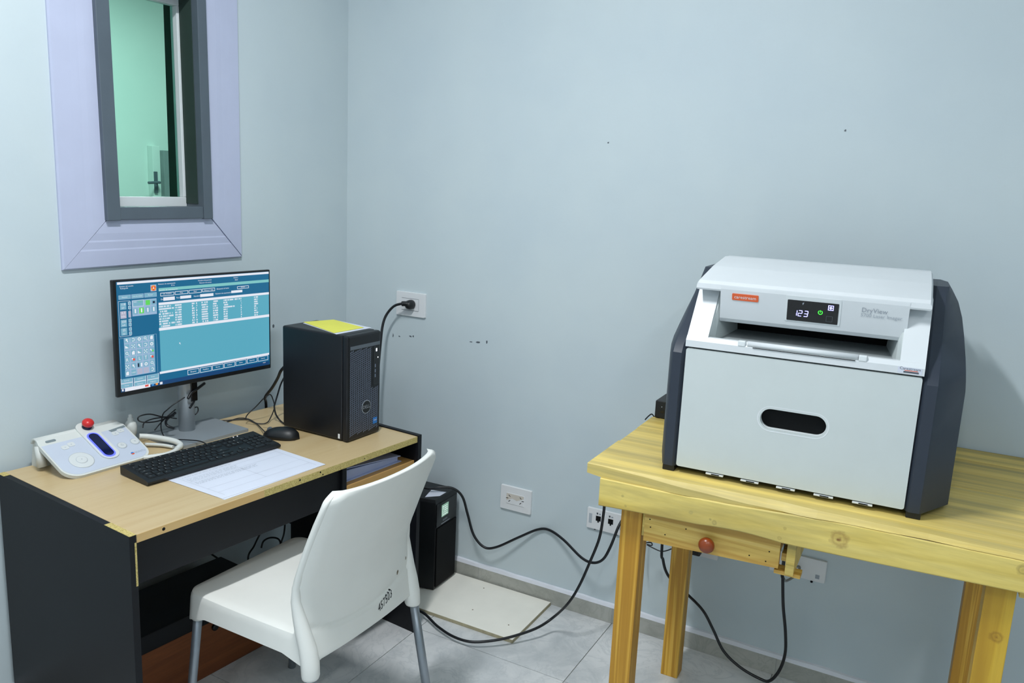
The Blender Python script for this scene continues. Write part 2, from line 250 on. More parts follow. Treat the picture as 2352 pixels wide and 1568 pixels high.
SCR_RECTS=[(1,'w',3209,12847,8900,12920),(2,'l',4281,12564,4476,12769),(3,'p',4289,12572,4468,12761),(2,'l',3236,12392,3624,12520),(3,'t',3248,12404,3612,12508),(2,'l',3644,12390,4043,12522),(3,'t',3656,12402,4031,12510),(2,'l',4064,12389,4481,12527),(3,'t',4076,12401,4469,12515),(2,'w',3219,11251,3585,12341),(3,'d',3227,11259,3577,12333),(4,'t',3272,12078,3467,12287),(4,'p',3268,11805,3460,12030),(4,'t',3269,11543,3462,11765),(4,'t',3265,11286,3461,11511),(4,'w',3526,12210,3613,12305),(5,'t',3533,12217,3606,12298),(4,'w',3526,12081,3612,12177),(5,'t',3533,12088,3605,12170),(4,'w',3524,11672,3611,11770),(5,'t',3531,11679,3604,11763),(4,'w',3521,11551,3608,11649),(5,'t',3528,11558,3601,11642),(4,'w',3523,11409,3610,11508),(5,'t',3530,11416,3603,11501),(4,'w',3522,11278,3610,11378),(5,'t',3530,11285,3603,11371),(4,'p',3524,11822,3606,12018),(2,'l',3650,11839,4467,12335),(3,'l',3655,11844,4462,12330),(4,'w',3675,12135,4032,12328),(5,'t',3684,12144,4023,12319),(4,'g',4098,12148,4246,12304),(4,'t',4291,12147,4450,12293),(5,'n',4334,12190,4412,12256),(4,'t',3675,11896,3829,12077),(4,'g',3878,11906,4034,12088),(4,'t',4083,11913,4242,12096),(4,'t',4283,11918,4443,12103),(5,'w',3729,11932,3775,12058),(5,'w',3932,11939,3980,12066),(5,'w',4138,11932,4186,12061),(5,'w',4338,11941,4387,12070),(2,'l',3200,9911,4425,11203),(3,'d',3207,9918,4418,11196),(4,'l',3340,9981,4336,11190),(5,'l',3345,9986,4331,11185),(6,'t',3358,11045,3516,11202),(6,'t',3555,11043,3715,11201),(6,'t',3755,11041,3918,11200),(6,'t',3958,11039,4123,11199),(6,'t',4164,11037,4331,11198),(6,'t',3352,10838,3510,10997),(6,'t',3551,10837,3711,10996),(6,'t',3752,10836,3914,10996),(6,'t',3955,10834,4120,10996),(6,'t',4161,10833,4329,10995),(6,'t',3347,10631,3505,10791),(6,'t',3546,10630,3707,10791),(6,'t',3748,10629,3911,10791),(6,'t',3952,10629,4118,10792),(6,'t',4159,10628,4328,10792),(6,'t',3342,10423,3500,10584),(6,'t',3542,10423,3703,10585),(6,'t',3744,10423,3907,10586),(6,'t',3949,10422,4115,10587),(6,'t',4157,10422,4326,10588),(6,'t',3337,10214,3495,10377),(6,'t',3537,10215,3698,10379),(6,'t',3740,10215,3904,10380),(6,'t',3946,10216,4112,10382),(6,'t',4155,10216,4324,10384),(6,'t',3331,10005,3490,10170),(6,'t',3533,10006,3694,10172),(6,'p',3737,10007,3900,10174),(6,'p',3943,10008,4110,10176),(6,'t',4153,10009,4322,10178),(2,'w',3181,9789,3576,9943),(3,'t',3193,9801,3564,9931),(2,'w',3612,9770,4012,9933),(3,'t',3624,9782,4000,9921),(2,'w',4046,9760,4450,9922),(3,'t',4058,9772,4438,9910),(2,'w',3174,9627,3574,9784),(3,'t',3186,9639,3562,9772),(2,'w',3604,9611,4011,9770),(3,'t',3616,9623,3999,9758),(2,'w',4039,9606,4444,9765),(3,'t',4051,9618,4432,9753),(2,'w',4541,9610,4475,12890),(1,'m',4555,12547,8876,12645),(2,'w',4606,12382,5084,12492),(3,'d',4622,12398,5068,12476),(2,'w',5111,12390,5586,12500),(3,'d',5127,12406,5570,12484),(2,'w',5613,12388,6087,12505),(3,'d',5629,12404,6071,12489),(2,'w',6111,12399,6598,12511),(3,'d',6127,12415,6582,12495),(2,'w',7488,12396,7968,12488),(3,'d',7504,12412,7952,12472),(2,'w',4701,12231,5101,12342),(2,'w',5295,12244,5695,12336),(2,'w',6029,12239,6535,12334),(2,'w',7243,12273,7697,12358),(1,'w',4533,12103,8870,12184),(1,'c',4530,9947,8831,12100),(2,'w',4516,11287,8850,11378),(2,'w',4482,9883,8818,9957),(2,'w',5479,9683,5914,9852),(3,'d',5495,9699,5898,9836),(2,'w',5947,9681,6396,9852),(3,'d',5963,9697,6380,9836),(2,'w',6418,9685,6866,9857),(3,'d',6434,9701,6850,9841),(2,'w',6892,9689,7340,9860),(3,'d',6908,9705,7324,9844),(2,'w',7366,9694,7812,9866),(3,'d',7382,9710,7796,9850),(2,'w',7842,9702,8285,9874),(3,'d',7858,9718,8269,9858),(2,'w',8315,9702,8764,9875),(3,'d',8331,9718,8748,9859),(1,'n2',3181,9401,8811,9653),(3,'w',3303,9512,4143,9642),(3,'w',3208,9548,3262,9614),(4,'q',3967,9554,4084,9619),(4,'q2',4193,9547,4269,9613),(4,'o',4330,9546,4404,9612),(4,'w',4475,9541,4565,9621),(3,'w',4533,12028,4548,12078),(3,'w',4553,12028,4569,12078),(3,'w',4574,12028,4587,12078),(3,'w',4592,12028,4615,12078),(3,'w',4620,12028,4641,12078),(3,'w',4646,12028,4665,12078),(3,'w',4670,12028,4684,12078),(3,'w',4708,12028,4730,12078),(3,'w',4735,12028,4757,12078),(3,'w',4762,12028,4778,12078),(3,'w',4809,12028,4831,12078),(3,'w',4836,12028,4855,12078),(3,'w',4860,12028,4878,12078),(3,'w',4883,12028,4901,12078),(3,'w',4934,12028,4953,12078),(3,'w',5099,12028,5122,12078),(3,'w',5127,12028,5149,12078),(3,'w',5154,12028,5172,12078),(3,'w',5177,12028,5196,12078),(3,'w',5201,12028,5215,12078),(3,'w',5220,12028,5242,12078),(3,'w',5247,12028,5260,12078),(3,'w',5265,12028,5280,12078),(3,'w',5285,12028,5303,12078),(3,'w',5308,12028,5332,12078),(3,'w',5709,12028,5726,12078),(3,'w',5731,12028,5751,12078),(3,'w',5756,12028,5772,12078),(3,'w',5777,12028,5793,12078),(3,'w',5798,12028,5808,12078),(3,'w',5864,12028,5877,12078),(3,'w',5882,12028,5903,12078),(3,'w',6068,12028,6082,12078),(3,'w',6087,12028,6101,12078),(3,'w',6106,12028,6119,12078),(3,'w',6178,12028,6190,12078),(3,'w',6195,12028,6218,12078),(3,'w',6245,12028,6265,12078),(3,'w',6270,12028,6285,12078),(3,'w',6290,12028,6308,12078),(3,'w',6528,12028,6544,12078),(3,'w',6549,12028,6561,12078),(3,'w',6566,12028,6588,12078),(3,'w',6593,12028,6608,12078),(3,'w',6613,12028,6637,12078),(3,'w',6642,12028,6657,12078),(3,'w',6662,12028,6674,12078),(3,'w',6679,12028,6699,12078),(3,'w',6919,12028,6931,12078),(3,'w',6956,12028,6970,12078),(3,'w',6975,12028,6996,12078),(3,'w',7001,12028,7025,12078),(3,'w',7030,12028,7045,12078),(3,'w',7050,12028,7062,12078),(3,'w',7087,12028,7109,12078),(3,'w',7114,12028,7126,12078),(3,'w',7131,12028,7146,12078),(3,'w',7171,12028,7185,12078),(3,'w',7190,12028,7213,12078),(3,'w',7218,12028,7242,12078),(3,'w',7247,12028,7270,12078),(3,'w',7275,12028,7296,12078),(3,'w',7301,12028,7319,12078),(3,'w',7371,12028,7387,12078),(3,'w',7392,12028,7414,12078),(3,'w',7419,12028,7441,12078),(3,'w',7446,12028,7466,12078),(3,'w',7491,12028,7514,12078),(3,'w',7548,12028,7568,12078),(3,'w',7573,12028,7596,12078),(3,'w',7624,12028,7648,12078),(3,'w',8188,12028,8201,12078),(3,'w',8206,12028,8226,12078),(3,'w',8257,12028,8271,12078),(3,'w',8276,12028,8299,12078),(3,'w',8304,12028,8327,12078),(3,'w',8332,12028,8353,12078),(3,'w',4533,11949,4555,11999),(3,'w',4560,11949,4583,11999),(3,'w',4588,11949,4608,11999),(3,'w',4613,11949,4636,11999),(3,'w',4641,11949,4658,11999),(3,'w',4663,11949,4676,11999),(3,'w',4681,11949,4700,11999),(3,'w',4705,11949,4727,11999),(3,'w',4732,11949,4746,11999),(3,'w',4751,11949,4772,11999),(3,'w',4777,11949,4789,11999),(3,'w',4794,11949,4816,11999),(3,'w',4821,11949,4840,11999),(3,'w',4845,11949,4866,11999),(3,'w',4871,11949,4886,11999),(3,'w',4891,11949,4914,11999),(3,'w',4919,11949,4933,11999),(3,'w',4938,11949,4960,11999),(3,'w',4988,11949,5009,11999),(3,'w',5014,11949,5037,11999),(3,'w',5042,11949,5057,11999),(3,'w',5099,11949,5116,11999),(3,'w',5140,11949,5154,11999),(3,'w',5159,11949,5177,11999),(3,'w',5205,11949,5226,11999),(3,'w',5231,11949,5246,11999),(3,'w',5251,11949,5269,11999),(3,'w',5274,11949,5292,11999),(3,'w',5297,11949,5312,11999),(3,'w',5317,11949,5333,11999),(3,'w',5709,11949,5733,11999),(3,'w',5738,11949,5758,11999),(3,'w',5885,11949,5906,11999),(3,'w',6068,11949,6085,11999),(3,'w',6090,11949,6111,11999),(3,'w',6116,11949,6136,11999),(3,'w',6141,11949,6154,11999),(3,'w',6159,11949,6181,11999),(3,'w',6186,11949,6209,11999),(3,'w',6214,11949,6232,11999),(3,'w',6237,11949,6257,11999),(3,'w',6284,11949,6298,11999),(3,'w',6506,11949,6522,11999),(3,'w',6527,11949,6540,11999),(3,'w',6545,11949,6568,11999),(3,'w',6573,11949,6595,11999),(3,'w',6600,11949,6623,11999),(3,'w',6628,11949,6647,11999),(3,'w',6919,11949,6932,11999),(3,'w',6937,11949,6957,11999),(3,'w',6962,11949,6982,11999),(3,'w',7007,11949,7024,11999),(3,'w',7029,11949,7052,11999),(3,'w',7057,11949,7073,11999),(3,'w',7624,11949,7640,11999),(3,'w',8188,11949,8205,11999),(3,'w',8210,11949,8232,11999),(3,'w',8237,11949,8254,11999),(3,'w',8259,11949,8273,11999),(3,'w',8278,11949,8298,11999),(3,'w',8325,11949,8344,11999),(3,'w',4579,11870,4599,11920),(3,'w',4604,11870,4617,11920),(3,'w',4641,11870,4664,11920),(3,'w',4669,11870,4683,11920),(3,'w',4709,11870,4723,11920),(3,'w',4728,11870,4748,11920),(3,'w',4753,11870,4776,11920),(3,'w',4781,11870,4799,11920),(3,'w',4804,11870,4818,11920),(3,'w',5099,11870,5114,11920),(3,'w',5158,11870,5178,11920),(3,'w',5208,11870,5230,11920),(3,'w',5235,11870,5254,11920),(3,'w',5259,11870,5280,11920),(3,'w',5285,11870,5303,11920),(3,'w',5308,11870,5330,11920),(3,'w',5709,11870,5722,11920),(3,'w',5727,11870,5750,11920),(3,'w',5755,11870,5771,11920),(3,'w',5776,11870,5799,11920),(3,'w',5864,11870,5881,11920),(3,'w',6085,11870,6099,11920),(3,'w',6104,11870,6126,11920),(3,'w',6131,11870,6146,11920),(3,'w',6151,11870,6168,11920),(3,'w',6173,11870,6187,11920),(3,'w',6192,11870,6216,11920),(3,'w',6249,11870,6266,11920),(3,'w',6271,11870,6293,11920),(3,'w',6298,11870,6311,11920),(3,'w',6506,11870,6529,11920),(3,'w',6559,11870,6578,11920),(3,'w',6583,11870,6603,11920),(3,'w',6608,11870,6630,11920),(3,'w',6656,11870,6675,11920),(3,'w',6946,11870,6966,11920),(3,'w',6971,11870,6991,11920),(3,'w',6996,11870,7019,11920),(3,'w',7024,11870,7037,11920),(3,'w',7042,11870,7060,11920),(3,'w',7065,11870,7085,11920),(3,'w',7090,11870,7104,11920),(3,'w',7650,11870,7661,11920),(3,'w',8188,11870,8212,11920),(3,'w',8217,11870,8235,11920),(3,'w',8240,11870,8262,11920),(3,'w',8267,11870,8287,11920),(3,'w',8292,11870,8312,11920),(3,'w',8317,11870,8335,11920),(3,'w',4533,11791,4554,11841),(3,'w',4559,11791,4574,11841),(3,'w',4579,11791,4599,11841),(3,'w',4652,11791,4667,11841),(3,'w',4672,11791,4694,11841),(3,'w',4699,11791,4716,11841),(3,'w',4738,11791,4761,11841),(3,'w',4766,11791,4787,11841),(3,'w',4792,11791,4812,11841),(3,'w',4817,11791,4833,11841),(3,'w',4838,11791,4853,11841),(3,'w',4858,11791,4870,11841),(3,'w',4896,11791,4909,11841),(3,'w',4932,11791,4946,11841),(3,'w',4996,11791,5011,11841),(3,'w',5099,11791,5115,11841),(3,'w',5120,11791,5144,11841),(3,'w',5149,11791,5163,11841),(3,'w',5187,11791,5202,11841),(3,'w',5232,11791,5245,11841),(3,'w',5250,11791,5264,11841),(3,'w',5269,11791,5282,11841),(3,'w',5287,11791,5301,11841),(3,'w',5306,11791,5318,11841),(3,'w',5709,11791,5729,11841),(3,'w',5734,11791,5757,11841),(3,'w',5782,11791,5805,11841),(3,'w',5864,11791,5888,11841),(3,'w',5893,11791,5907,11841),(3,'w',6068,11791,6088,11841),(3,'w',6093,11791,6106,11841),(3,'w',6111,11791,6124,11841),(3,'w',6129,11791,6148,11841),(3,'w',6153,11791,6169,11841),(3,'w',6174,11791,6196,11841),(3,'w',6201,11791,6214,11841),(3,'w',6219,11791,6233,11841),(3,'w',6238,11791,6257,11841),(3,'w',6262,11791,6282,11841),(3,'w',6287,11791,6303,11841),(3,'w',6506,11791,6530,11841),(3,'w',6556,11791,6570,11841),(3,'w',6575,11791,6590,11841),(3,'w',6621,11791,6638,11841),(3,'w',6643,11791,6659,11841),(3,'w',6664,11791,6681,11841),(3,'w',6686,11791,6701,11841),(3,'w',6919,11791,6935,11841),(3,'w',6940,11791,6954,11841),(3,'w',6959,11791,6980,11841),(3,'w',6985,11791,7002,11841),(3,'w',7007,11791,7023,11841),(3,'w',7028,11791,7050,11841),(3,'w',7055,11791,7079,11841),(3,'w',7084,11791,7098,11841),(3,'w',7103,11791,7122,11841),(3,'w',7127,11791,7148,11841),(3,'w',7153,11791,7170,11841),(3,'w',7175,11791,7189,11841),(3,'w',7194,11791,7208,11841),(3,'w',7213,11791,7230,11841),(3,'w',7235,11791,7255,11841),(3,'w',7260,11791,7276,11841),(3,'w',7305,11791,7328,11841),(3,'w',7333,11791,7349,11841),(3,'w',7354,11791,7367,11841),(3,'w',7624,11791,7646,11841),(3,'w',8188,11791,8206,11841),(3,'w',8211,11791,8233,11841),(3,'w',8238,11791,8262,11841),(3,'w',8267,11791,8288,11841),(3,'w',8293,11791,8305,11841),(3,'w',8310,11791,8333,11841),(3,'w',8338,11791,8354,11841),(3,'w',4533,11712,4552,11762),(3,'w',4557,11712,4572,11762),(3,'w',4600,11712,4614,11762),(3,'w',4619,11712,4635,11762),(3,'w',4668,11712,4684,11762),(3,'w',4689,11712,4701,11762),(3,'w',4706,11712,4728,11762),(3,'w',4733,11712,4746,11762),(3,'w',4751,11712,4764,11762),(3,'w',4769,11712,4792,11762),(3,'w',4824,11712,4846,11762),(3,'w',4879,11712,4903,11762),(3,'w',4908,11712,4920,11762),(3,'w',4925,11712,4943,11762),(3,'w',4948,11712,4961,11762),(3,'w',4966,11712,4986,11762),(3,'w',4991,11712,5009,11762),(3,'w',5014,11712,5035,11762),(3,'w',5099,11712,5116,11762),(3,'w',5121,11712,5134,11762),(3,'w',5139,11712,5155,11762),(3,'w',5160,11712,5175,11762),(3,'w',5180,11712,5194,11762),(3,'w',5217,11712,5230,11762),(3,'w',5235,11712,5254,11762),(3,'w',5259,11712,5275,11762),(3,'w',5280,11712,5301,11762),(3,'w',5306,11712,5324,11762),(3,'w',5709,11712,5729,11762),(3,'w',5734,11712,5752,11762),(3,'w',5757,11712,5775,11762),(3,'w',5780,11712,5799,11762),(3,'w',5864,11712,5888,11762),(3,'w',6068,11712,6085,11762),(3,'w',6090,11712,6106,11762),(3,'w',6111,11712,6126,11762),(3,'w',6131,11712,6146,11762),(3,'w',6151,11712,6166,11762),(3,'w',6171,11712,6191,11762),(3,'w',6196,11712,6219,11762),(3,'w',6224,11712,6239,11762),(3,'w',6244,11712,6259,11762),(3,'w',6264,11712,6288,11762),(3,'w',6506,11712,6518,11762),(3,'w',6523,11712,6542,11762),(3,'w',6567,11712,6584,11762),(3,'w',6589,11712,6606,11762),(3,'w',6611,11712,6627,11762),(3,'w',6632,11712,6653,11762),(3,'w',6658,11712,6671,11762),(3,'w',6676,11712,6700,11762),(3,'w',6919,11712,6940,11762),(3,'w',6945,11712,6968,11762),(3,'w',6973,11712,6989,11762),(3,'w',6994,11712,7006,11762),(3,'w',7011,11712,7033,11762),(3,'w',7060,11712,7078,11762),(3,'w',7624,11712,7641,11762),(3,'w',7646,11712,7661,11762),(3,'w',8188,11712,8201,11762),(3,'w',8206,11712,8219,11762),(3,'w',8224,11712,8245,11762),(3,'w',8250,11712,8272,11762),(3,'w',4533,11633,4555,11683),(3,'w',4560,11633,4577,11683),(3,'w',4582,11633,4605,11683),(3,'w',4634,11633,4649,11683),(3,'w',4672,11633,4691,11683),(3,'w',4696,11633,4711,11683),(3,'w',4739,11633,4755,11683),(3,'w',4760,11633,4777,11683),(3,'w',4801,11633,4813,11683),(3,'w',4818,11633,4839,11683),(3,'w',4844,11633,4865,11683),(3,'w',4870,11633,4884,11683),(3,'w',4889,11633,4904,11683),(3,'w',5099,11633,5117,11683),(3,'w',5122,11633,5146,11683),(3,'w',5178,11633,5201,11683),(3,'w',5206,11633,5222,11683),(3,'w',5227,11633,5248,11683),(3,'w',5253,11633,5276,11683),(3,'w',5281,11633,5301,11683),(3,'w',5306,11633,5325,11683),(3,'w',5709,11633,5729,11683),(3,'w',5751,11633,5774,11683),(3,'w',5779,11633,5791,11683),(3,'w',5796,11633,5808,11683),(3,'w',5864,11633,5886,11683),(3,'w',5891,11633,5907,11683),(3,'w',6068,11633,6080,11683),(3,'w',6085,11633,6102,11683),(3,'w',6107,11633,6127,11683),(3,'w',6132,11633,6154,11683),(3,'w',6159,11633,6178,11683),(3,'w',6183,11633,6195,11683),(3,'w',6200,11633,6222,11683),(3,'w',6227,11633,6239,11683),(3,'w',6244,11633,6260,11683),(3,'w',6265,11633,6284,11683),(3,'w',6289,11633,6311,11683),(3,'w',6506,11633,6526,11683),(3,'w',6531,11633,6546,11683),(3,'w',6551,11633,6573,11683),(3,'w',6604,11633,6621,11683),(3,'w',6626,11633,6640,11683),(3,'w',6645,11633,6662,11683),(3,'w',6667,11633,6689,11683),(3,'w',6919,11633,6941,11683),(3,'w',6946,11633,6967,11683),(3,'w',6972,11633,6992,11683),(3,'w',7024,11633,7037,11683),(3,'w',7042,11633,7056,11683),(3,'w',7061,11633,7079,11683),(3,'w',7624,11633,7646,11683),(3,'w',8188,11633,8207,11683),(3,'w',8212,11633,8232,11683),(3,'w',8237,11633,8249,11683),(3,'w',8298,11633,8320,11683),(3,'w',4533,11554,4556,11604),(3,'w',4561,11554,4578,11604),(3,'w',4583,11554,4603,11604),(3,'w',4627,11554,4646,11604),(3,'w',4651,11554,4666,11604),(3,'w',4671,11554,4689,11604),(3,'w',4694,11554,4712,11604),(3,'w',4717,11554,4739,11604),(3,'w',4744,11554,4758,11604),(3,'w',4763,11554,4782,11604),(3,'w',4787,11554,4810,11604),(3,'w',4815,11554,4832,11604),(3,'w',4837,11554,4851,11604),(3,'w',5099,11554,5121,11604),(3,'w',5126,11554,5147,11604),(3,'w',5180,11554,5194,11604),(3,'w',5199,11554,5215,11604),(3,'w',5220,11554,5235,11604),(3,'w',5240,11554,5258,11604),(3,'w',5263,11554,5276,11604),(3,'w',5281,11554,5297,11604),(3,'w',5302,11554,5324,11604),(3,'w',5730,11554,5751,11604),(3,'w',5756,11554,5777,11604),(3,'w',5782,11554,5797,11604),(3,'w',5864,11554,5884,11604),(3,'w',6068,11554,6086,11604),(3,'w',6091,11554,6114,11604),(3,'w',6119,11554,6136,11604),(3,'w',6141,11554,6160,11604),(3,'w',6165,11554,6179,11604),(3,'w',6184,11554,6198,11604),(3,'w',6203,11554,6217,11604),(3,'w',6222,11554,6242,11604),(3,'w',6247,11554,6261,11604),(3,'w',6266,11554,6286,11604),(3,'w',6291,11554,6306,11604),(3,'w',6506,11554,6527,11604),(3,'w',6532,11554,6552,11604),(3,'w',6557,11554,6580,11604),(3,'w',6585,11554,6606,11604),(3,'w',6611,11554,6629,11604),(3,'w',6634,11554,6656,11604),(3,'w',6661,11554,6674,11604),(3,'w',6679,11554,6700,11604),(3,'w',6919,11554,6935,11604),(3,'w',6940,11554,6957,11604),(3,'w',6962,11554,6978,11604),(3,'w',7006,11554,7027,11604),(3,'w',7032,11554,7055,11604),(3,'w',7060,11554,7077,11604),(3,'w',7624,11554,7637,11604),(3,'w',7642,11554,7656,11604),(3,'w',8188,11554,8206,11604),(3,'w',8211,11554,8224,11604),(3,'w',8229,11554,8251,11604),(3,'w',8256,11554,8276,11604),(3,'w',8307,11554,8319,11604),(3,'w',4533,11474,4556,11524),(3,'w',4561,11474,4575,11524),(3,'w',4580,11474,4601,11524),(3,'w',4657,11474,4676,11524),(3,'w',4681,11474,4702,11524),(3,'w',4707,11474,4730,11524),(3,'w',4735,11474,4748,11524),(3,'w',4753,11474,4768,11524),(3,'w',4773,11474,4785,11524),(3,'w',4790,11474,4807,11524),(3,'w',4812,11474,4826,11524),(3,'w',4869,11474,4883,11524),(3,'w',4888,11474,4909,11524),(3,'w',4955,11474,4974,11524),(3,'w',4979,11474,4995,11524),(3,'w',5000,11474,5019,11524),(3,'w',5024,11474,5043,11524),(3,'w',5048,11474,5070,11524),(3,'w',5099,11474,5114,11524),(3,'w',5144,11474,5161,11524),(3,'w',5166,11474,5187,11524),(3,'w',5192,11474,5208,11524),(3,'w',5213,11474,5230,11524),(3,'w',5235,11474,5251,11524),(3,'w',5256,11474,5275,11524),(3,'w',5309,11474,5326,11524),(3,'w',5709,11474,5729,11524),(3,'w',5734,11474,5753,11524),(3,'w',5785,11474,5807,11524),(3,'w',5864,11474,5887,11524),(3,'w',5892,11474,5907,11524),(3,'w',6068,11474,6081,11524),(3,'w',6086,11474,6100,11524),(3,'w',6105,11474,6124,11524),(3,'w',6129,11474,6146,11524),(3,'w',6151,11474,6174,11524),(3,'w',6179,11474,6197,11524),(3,'w',6202,11474,6216,11524),(3,'w',6221,11474,6237,11524),(3,'w',6242,11474,6261,11524),(3,'w',6266,11474,6284,11524),(3,'w',6289,11474,6308,11524),(3,'w',6506,11474,6520,11524),(3,'w',6547,11474,6560,11524),(3,'w',6565,11474,6581,11524),(3,'w',6586,11474,6608,11524),(3,'w',6656,11474,6674,11524),(3,'w',6679,11474,6692,11524),(3,'w',6919,11474,6933,11524),(3,'w',6938,11474,6952,11524),(3,'w',6957,11474,6971,11524),(3,'w',6976,11474,6999,11524),(3,'w',7004,11474,7027,11524),(3,'w',7032,11474,7055,11524),(3,'w',7060,11474,7078,11524),(3,'w',7624,11474,7641,11524),(3,'w',7646,11474,7661,11524),(3,'w',8188,11474,8202,11524),(3,'w',8207,11474,8228,11524),(3,'w',8233,11474,8246,11524),(3,'w',8270,11474,8283,11524),(3,'w',8288,11474,8310,11524),(3,'w',8315,11474,8335,11524),(3,'w',8340,11474,8354,11524),(3,'w',4599,11395,4619,11445),(3,'w',4641,11395,4661,11445),(3,'w',4666,11395,4688,11445),(3,'w',4693,11395,4713,11445),(3,'w',4718,11395,4731,11445),(3,'w',4736,11395,4759,11445),(3,'w',4764,11395,4785,11445),(3,'w',4790,11395,4807,11445),(3,'w',4812,11395,4831,11445),(3,'w',4836,11395,4854,11445),(3,'w',4859,11395,4877,11445),(3,'w',4882,11395,4901,11445),(3,'w',5099,11395,5115,11445),(3,'w',5140,11395,5155,11445),(3,'w',5181,11395,5202,11445),(3,'w',5207,11395,5222,11445),(3,'w',5227,11395,5244,11445),(3,'w',5249,11395,5263,11445),(3,'w',5268,11395,5288,11445),(3,'w',5293,11395,5305,11445),(3,'w',5310,11395,5324,11445),(3,'w',5709,11395,5724,11445),(3,'w',5729,11395,5748,11445),(3,'w',5753,11395,5774,11445),(3,'w',5779,11395,5795,11445),(3,'w',5864,11395,5879,11445),(3,'w',5884,11395,5906,11445),(3,'w',6094,11395,6118,11445),(3,'w',6123,11395,6139,11445),(3,'w',6187,11395,6200,11445),(3,'w',6205,11395,6224,11445),(3,'w',6252,11395,6267,11445),(3,'w',6272,11395,6287,11445),(3,'w',6292,11395,6310,11445),(3,'w',6506,11395,6521,11445),(3,'w',6548,11395,6566,11445),(3,'w',6591,11395,6603,11445),(3,'w',6608,11395,6628,11445),(3,'w',6633,11395,6651,11445),(3,'w',6656,11395,6672,11445),(3,'w',6677,11395,6694,11445),(3,'w',6919,11395,6939,11445),(3,'w',6944,11395,6965,11445),(3,'w',6970,11395,6994,11445),(3,'w',6999,11395,7016,11445),(3,'w',7021,11395,7035,11445),(3,'w',7040,11395,7062,11445),(3,'w',7067,11395,7079,11445),(3,'w',7624,11395,7648,11445),(3,'w',8188,11395,8203,11445),(3,'w',8208,11395,8227,11445),(3,'w',8232,11395,8253,11445),(3,'w',8285,11395,8302,11445),(3,'w',8307,11395,8329,11445)]
SCR_TEXT=[('118', 3376, 12237, 75, 'w', 7), ('kV', 3362, 12129, 60, 'w', 7), ('6.3', 3366, 11979, 75, 'w', 7), ('mAs', 3361, 11870, 60, 'w', 7), ('250', 3368, 11705, 75, 'w', 7), ('mA', 3362, 11601, 60, 'w', 7), ('25', 3364, 11444, 75, 'w', 7), ('ms', 3358, 11334, 60, 'w', 7), ('Número de examinación', 4841, 12771, 48, 'w', 7), ('ID de', 5050, 12705, 42, 'w', 7), ('Nombre del paciente', 6221, 12788, 48, 'w', 7), ('Número de acceso', 6242, 12709, 48, 'w', 7), ('Género', 7434, 12796, 48, 'w', 7), ('Edad', 7457, 12721, 48, 'w', 7), ('Sección de examinación', 4889, 12575, 55, 'w', 7), ('Un. Análisis', 4844, 12450, 50, 'w', 5), ('Hoy', 5347, 12447, 50, 'w', 5), ('Ayer', 5850, 12448, 50, 'w', 5), ('Últimos 7 días', 6353, 12451, 50, 'w', 5), ('Buscar', 7726, 12455, 50, 'w', 5), ('De', 4653, 12281, 55, 'w', 7), ('Para', 5217, 12290, 55, 'w', 7), ('Nombre', 5904, 12285, 55, 'w', 7), ('Búsqueda de fecha', 6907, 12460, 52, 'w', 7), ('Número de examinación', 6931, 12300, 52, 'w', 7), ('Bloquear', 5695, 9771, 50, 'w', 5), ('Modificar', 6170, 9770, 50, 'w', 5), ('Borrar', 6641, 9775, 50, 'w', 5), ('Unificar', 7114, 9778, 50, 'w', 5), ('Envío', 7587, 9784, 50, 'w', 5), ('Exportar', 8062, 9792, 50, 'w', 5), ('Cerrar', 8538, 9792, 50, 'w', 5), ('R', 3420, 10497, 120, 'w', 8), ('L', 3825, 10498, 120, 'w', 8), ('T', 4032, 10498, 120, 'w', 8), ('AI', 3818, 10084, 90, 'l', 8), ('AI', 4026, 10085, 90, 'l', 8), ('V.REV', 3613, 10082, 45, 'w', 8), ('Examen del estudio', 3500, 12784, 45, 'w', 7), ('Radiografía', 3422, 12725, 45, 'w', 7), ('Examen', 3429, 12456, 45, 'w', 5), ('Lista de trabajo', 3842, 12456, 40, 'w', 5), ('Revisar', 4268, 12460, 45, 'w', 5), ('AEC', 3762, 12276, 45, 'w', 7), ('LISTO', 3936, 12277, 45, 'g', 7), ('Guardar', 3377, 9866, 42, 'w', 5), ('Imprimir', 3814, 9853, 42, 'w', 5), ('Enviar', 4248, 9842, 42, 'w', 5), ('Cerrar', 3370, 9706, 42, 'w', 5), ('Opciones', 3806, 9691, 42, 'w', 5), ('Imágenes', 4241, 9686, 42, 'w', 5), ('10:20', 8587, 9626, 45, 'w', 7)]
SCR_CELLS=[[(3436, 11117), (3635, 11116), (3836, 11114), (4040, 11112), (4247, 11111)], [(3431, 10911), (3630, 10910), (3832, 10909), (4037, 10908), (4245, 10907)], [(3426, 10704), (3626, 10704), (3829, 10704), (4034, 10703), (4243, 10703)], [(3420, 10497), (3622, 10497), (3825, 10498), (4032, 10498), (4241, 10498)], [(3415, 10289), (3617, 10290), (3822, 10291), (4029, 10292), (4239, 10293)], [(3410, 10081), (3613, 10082), (3818, 10084), (4026, 10085), (4237, 10087)]]
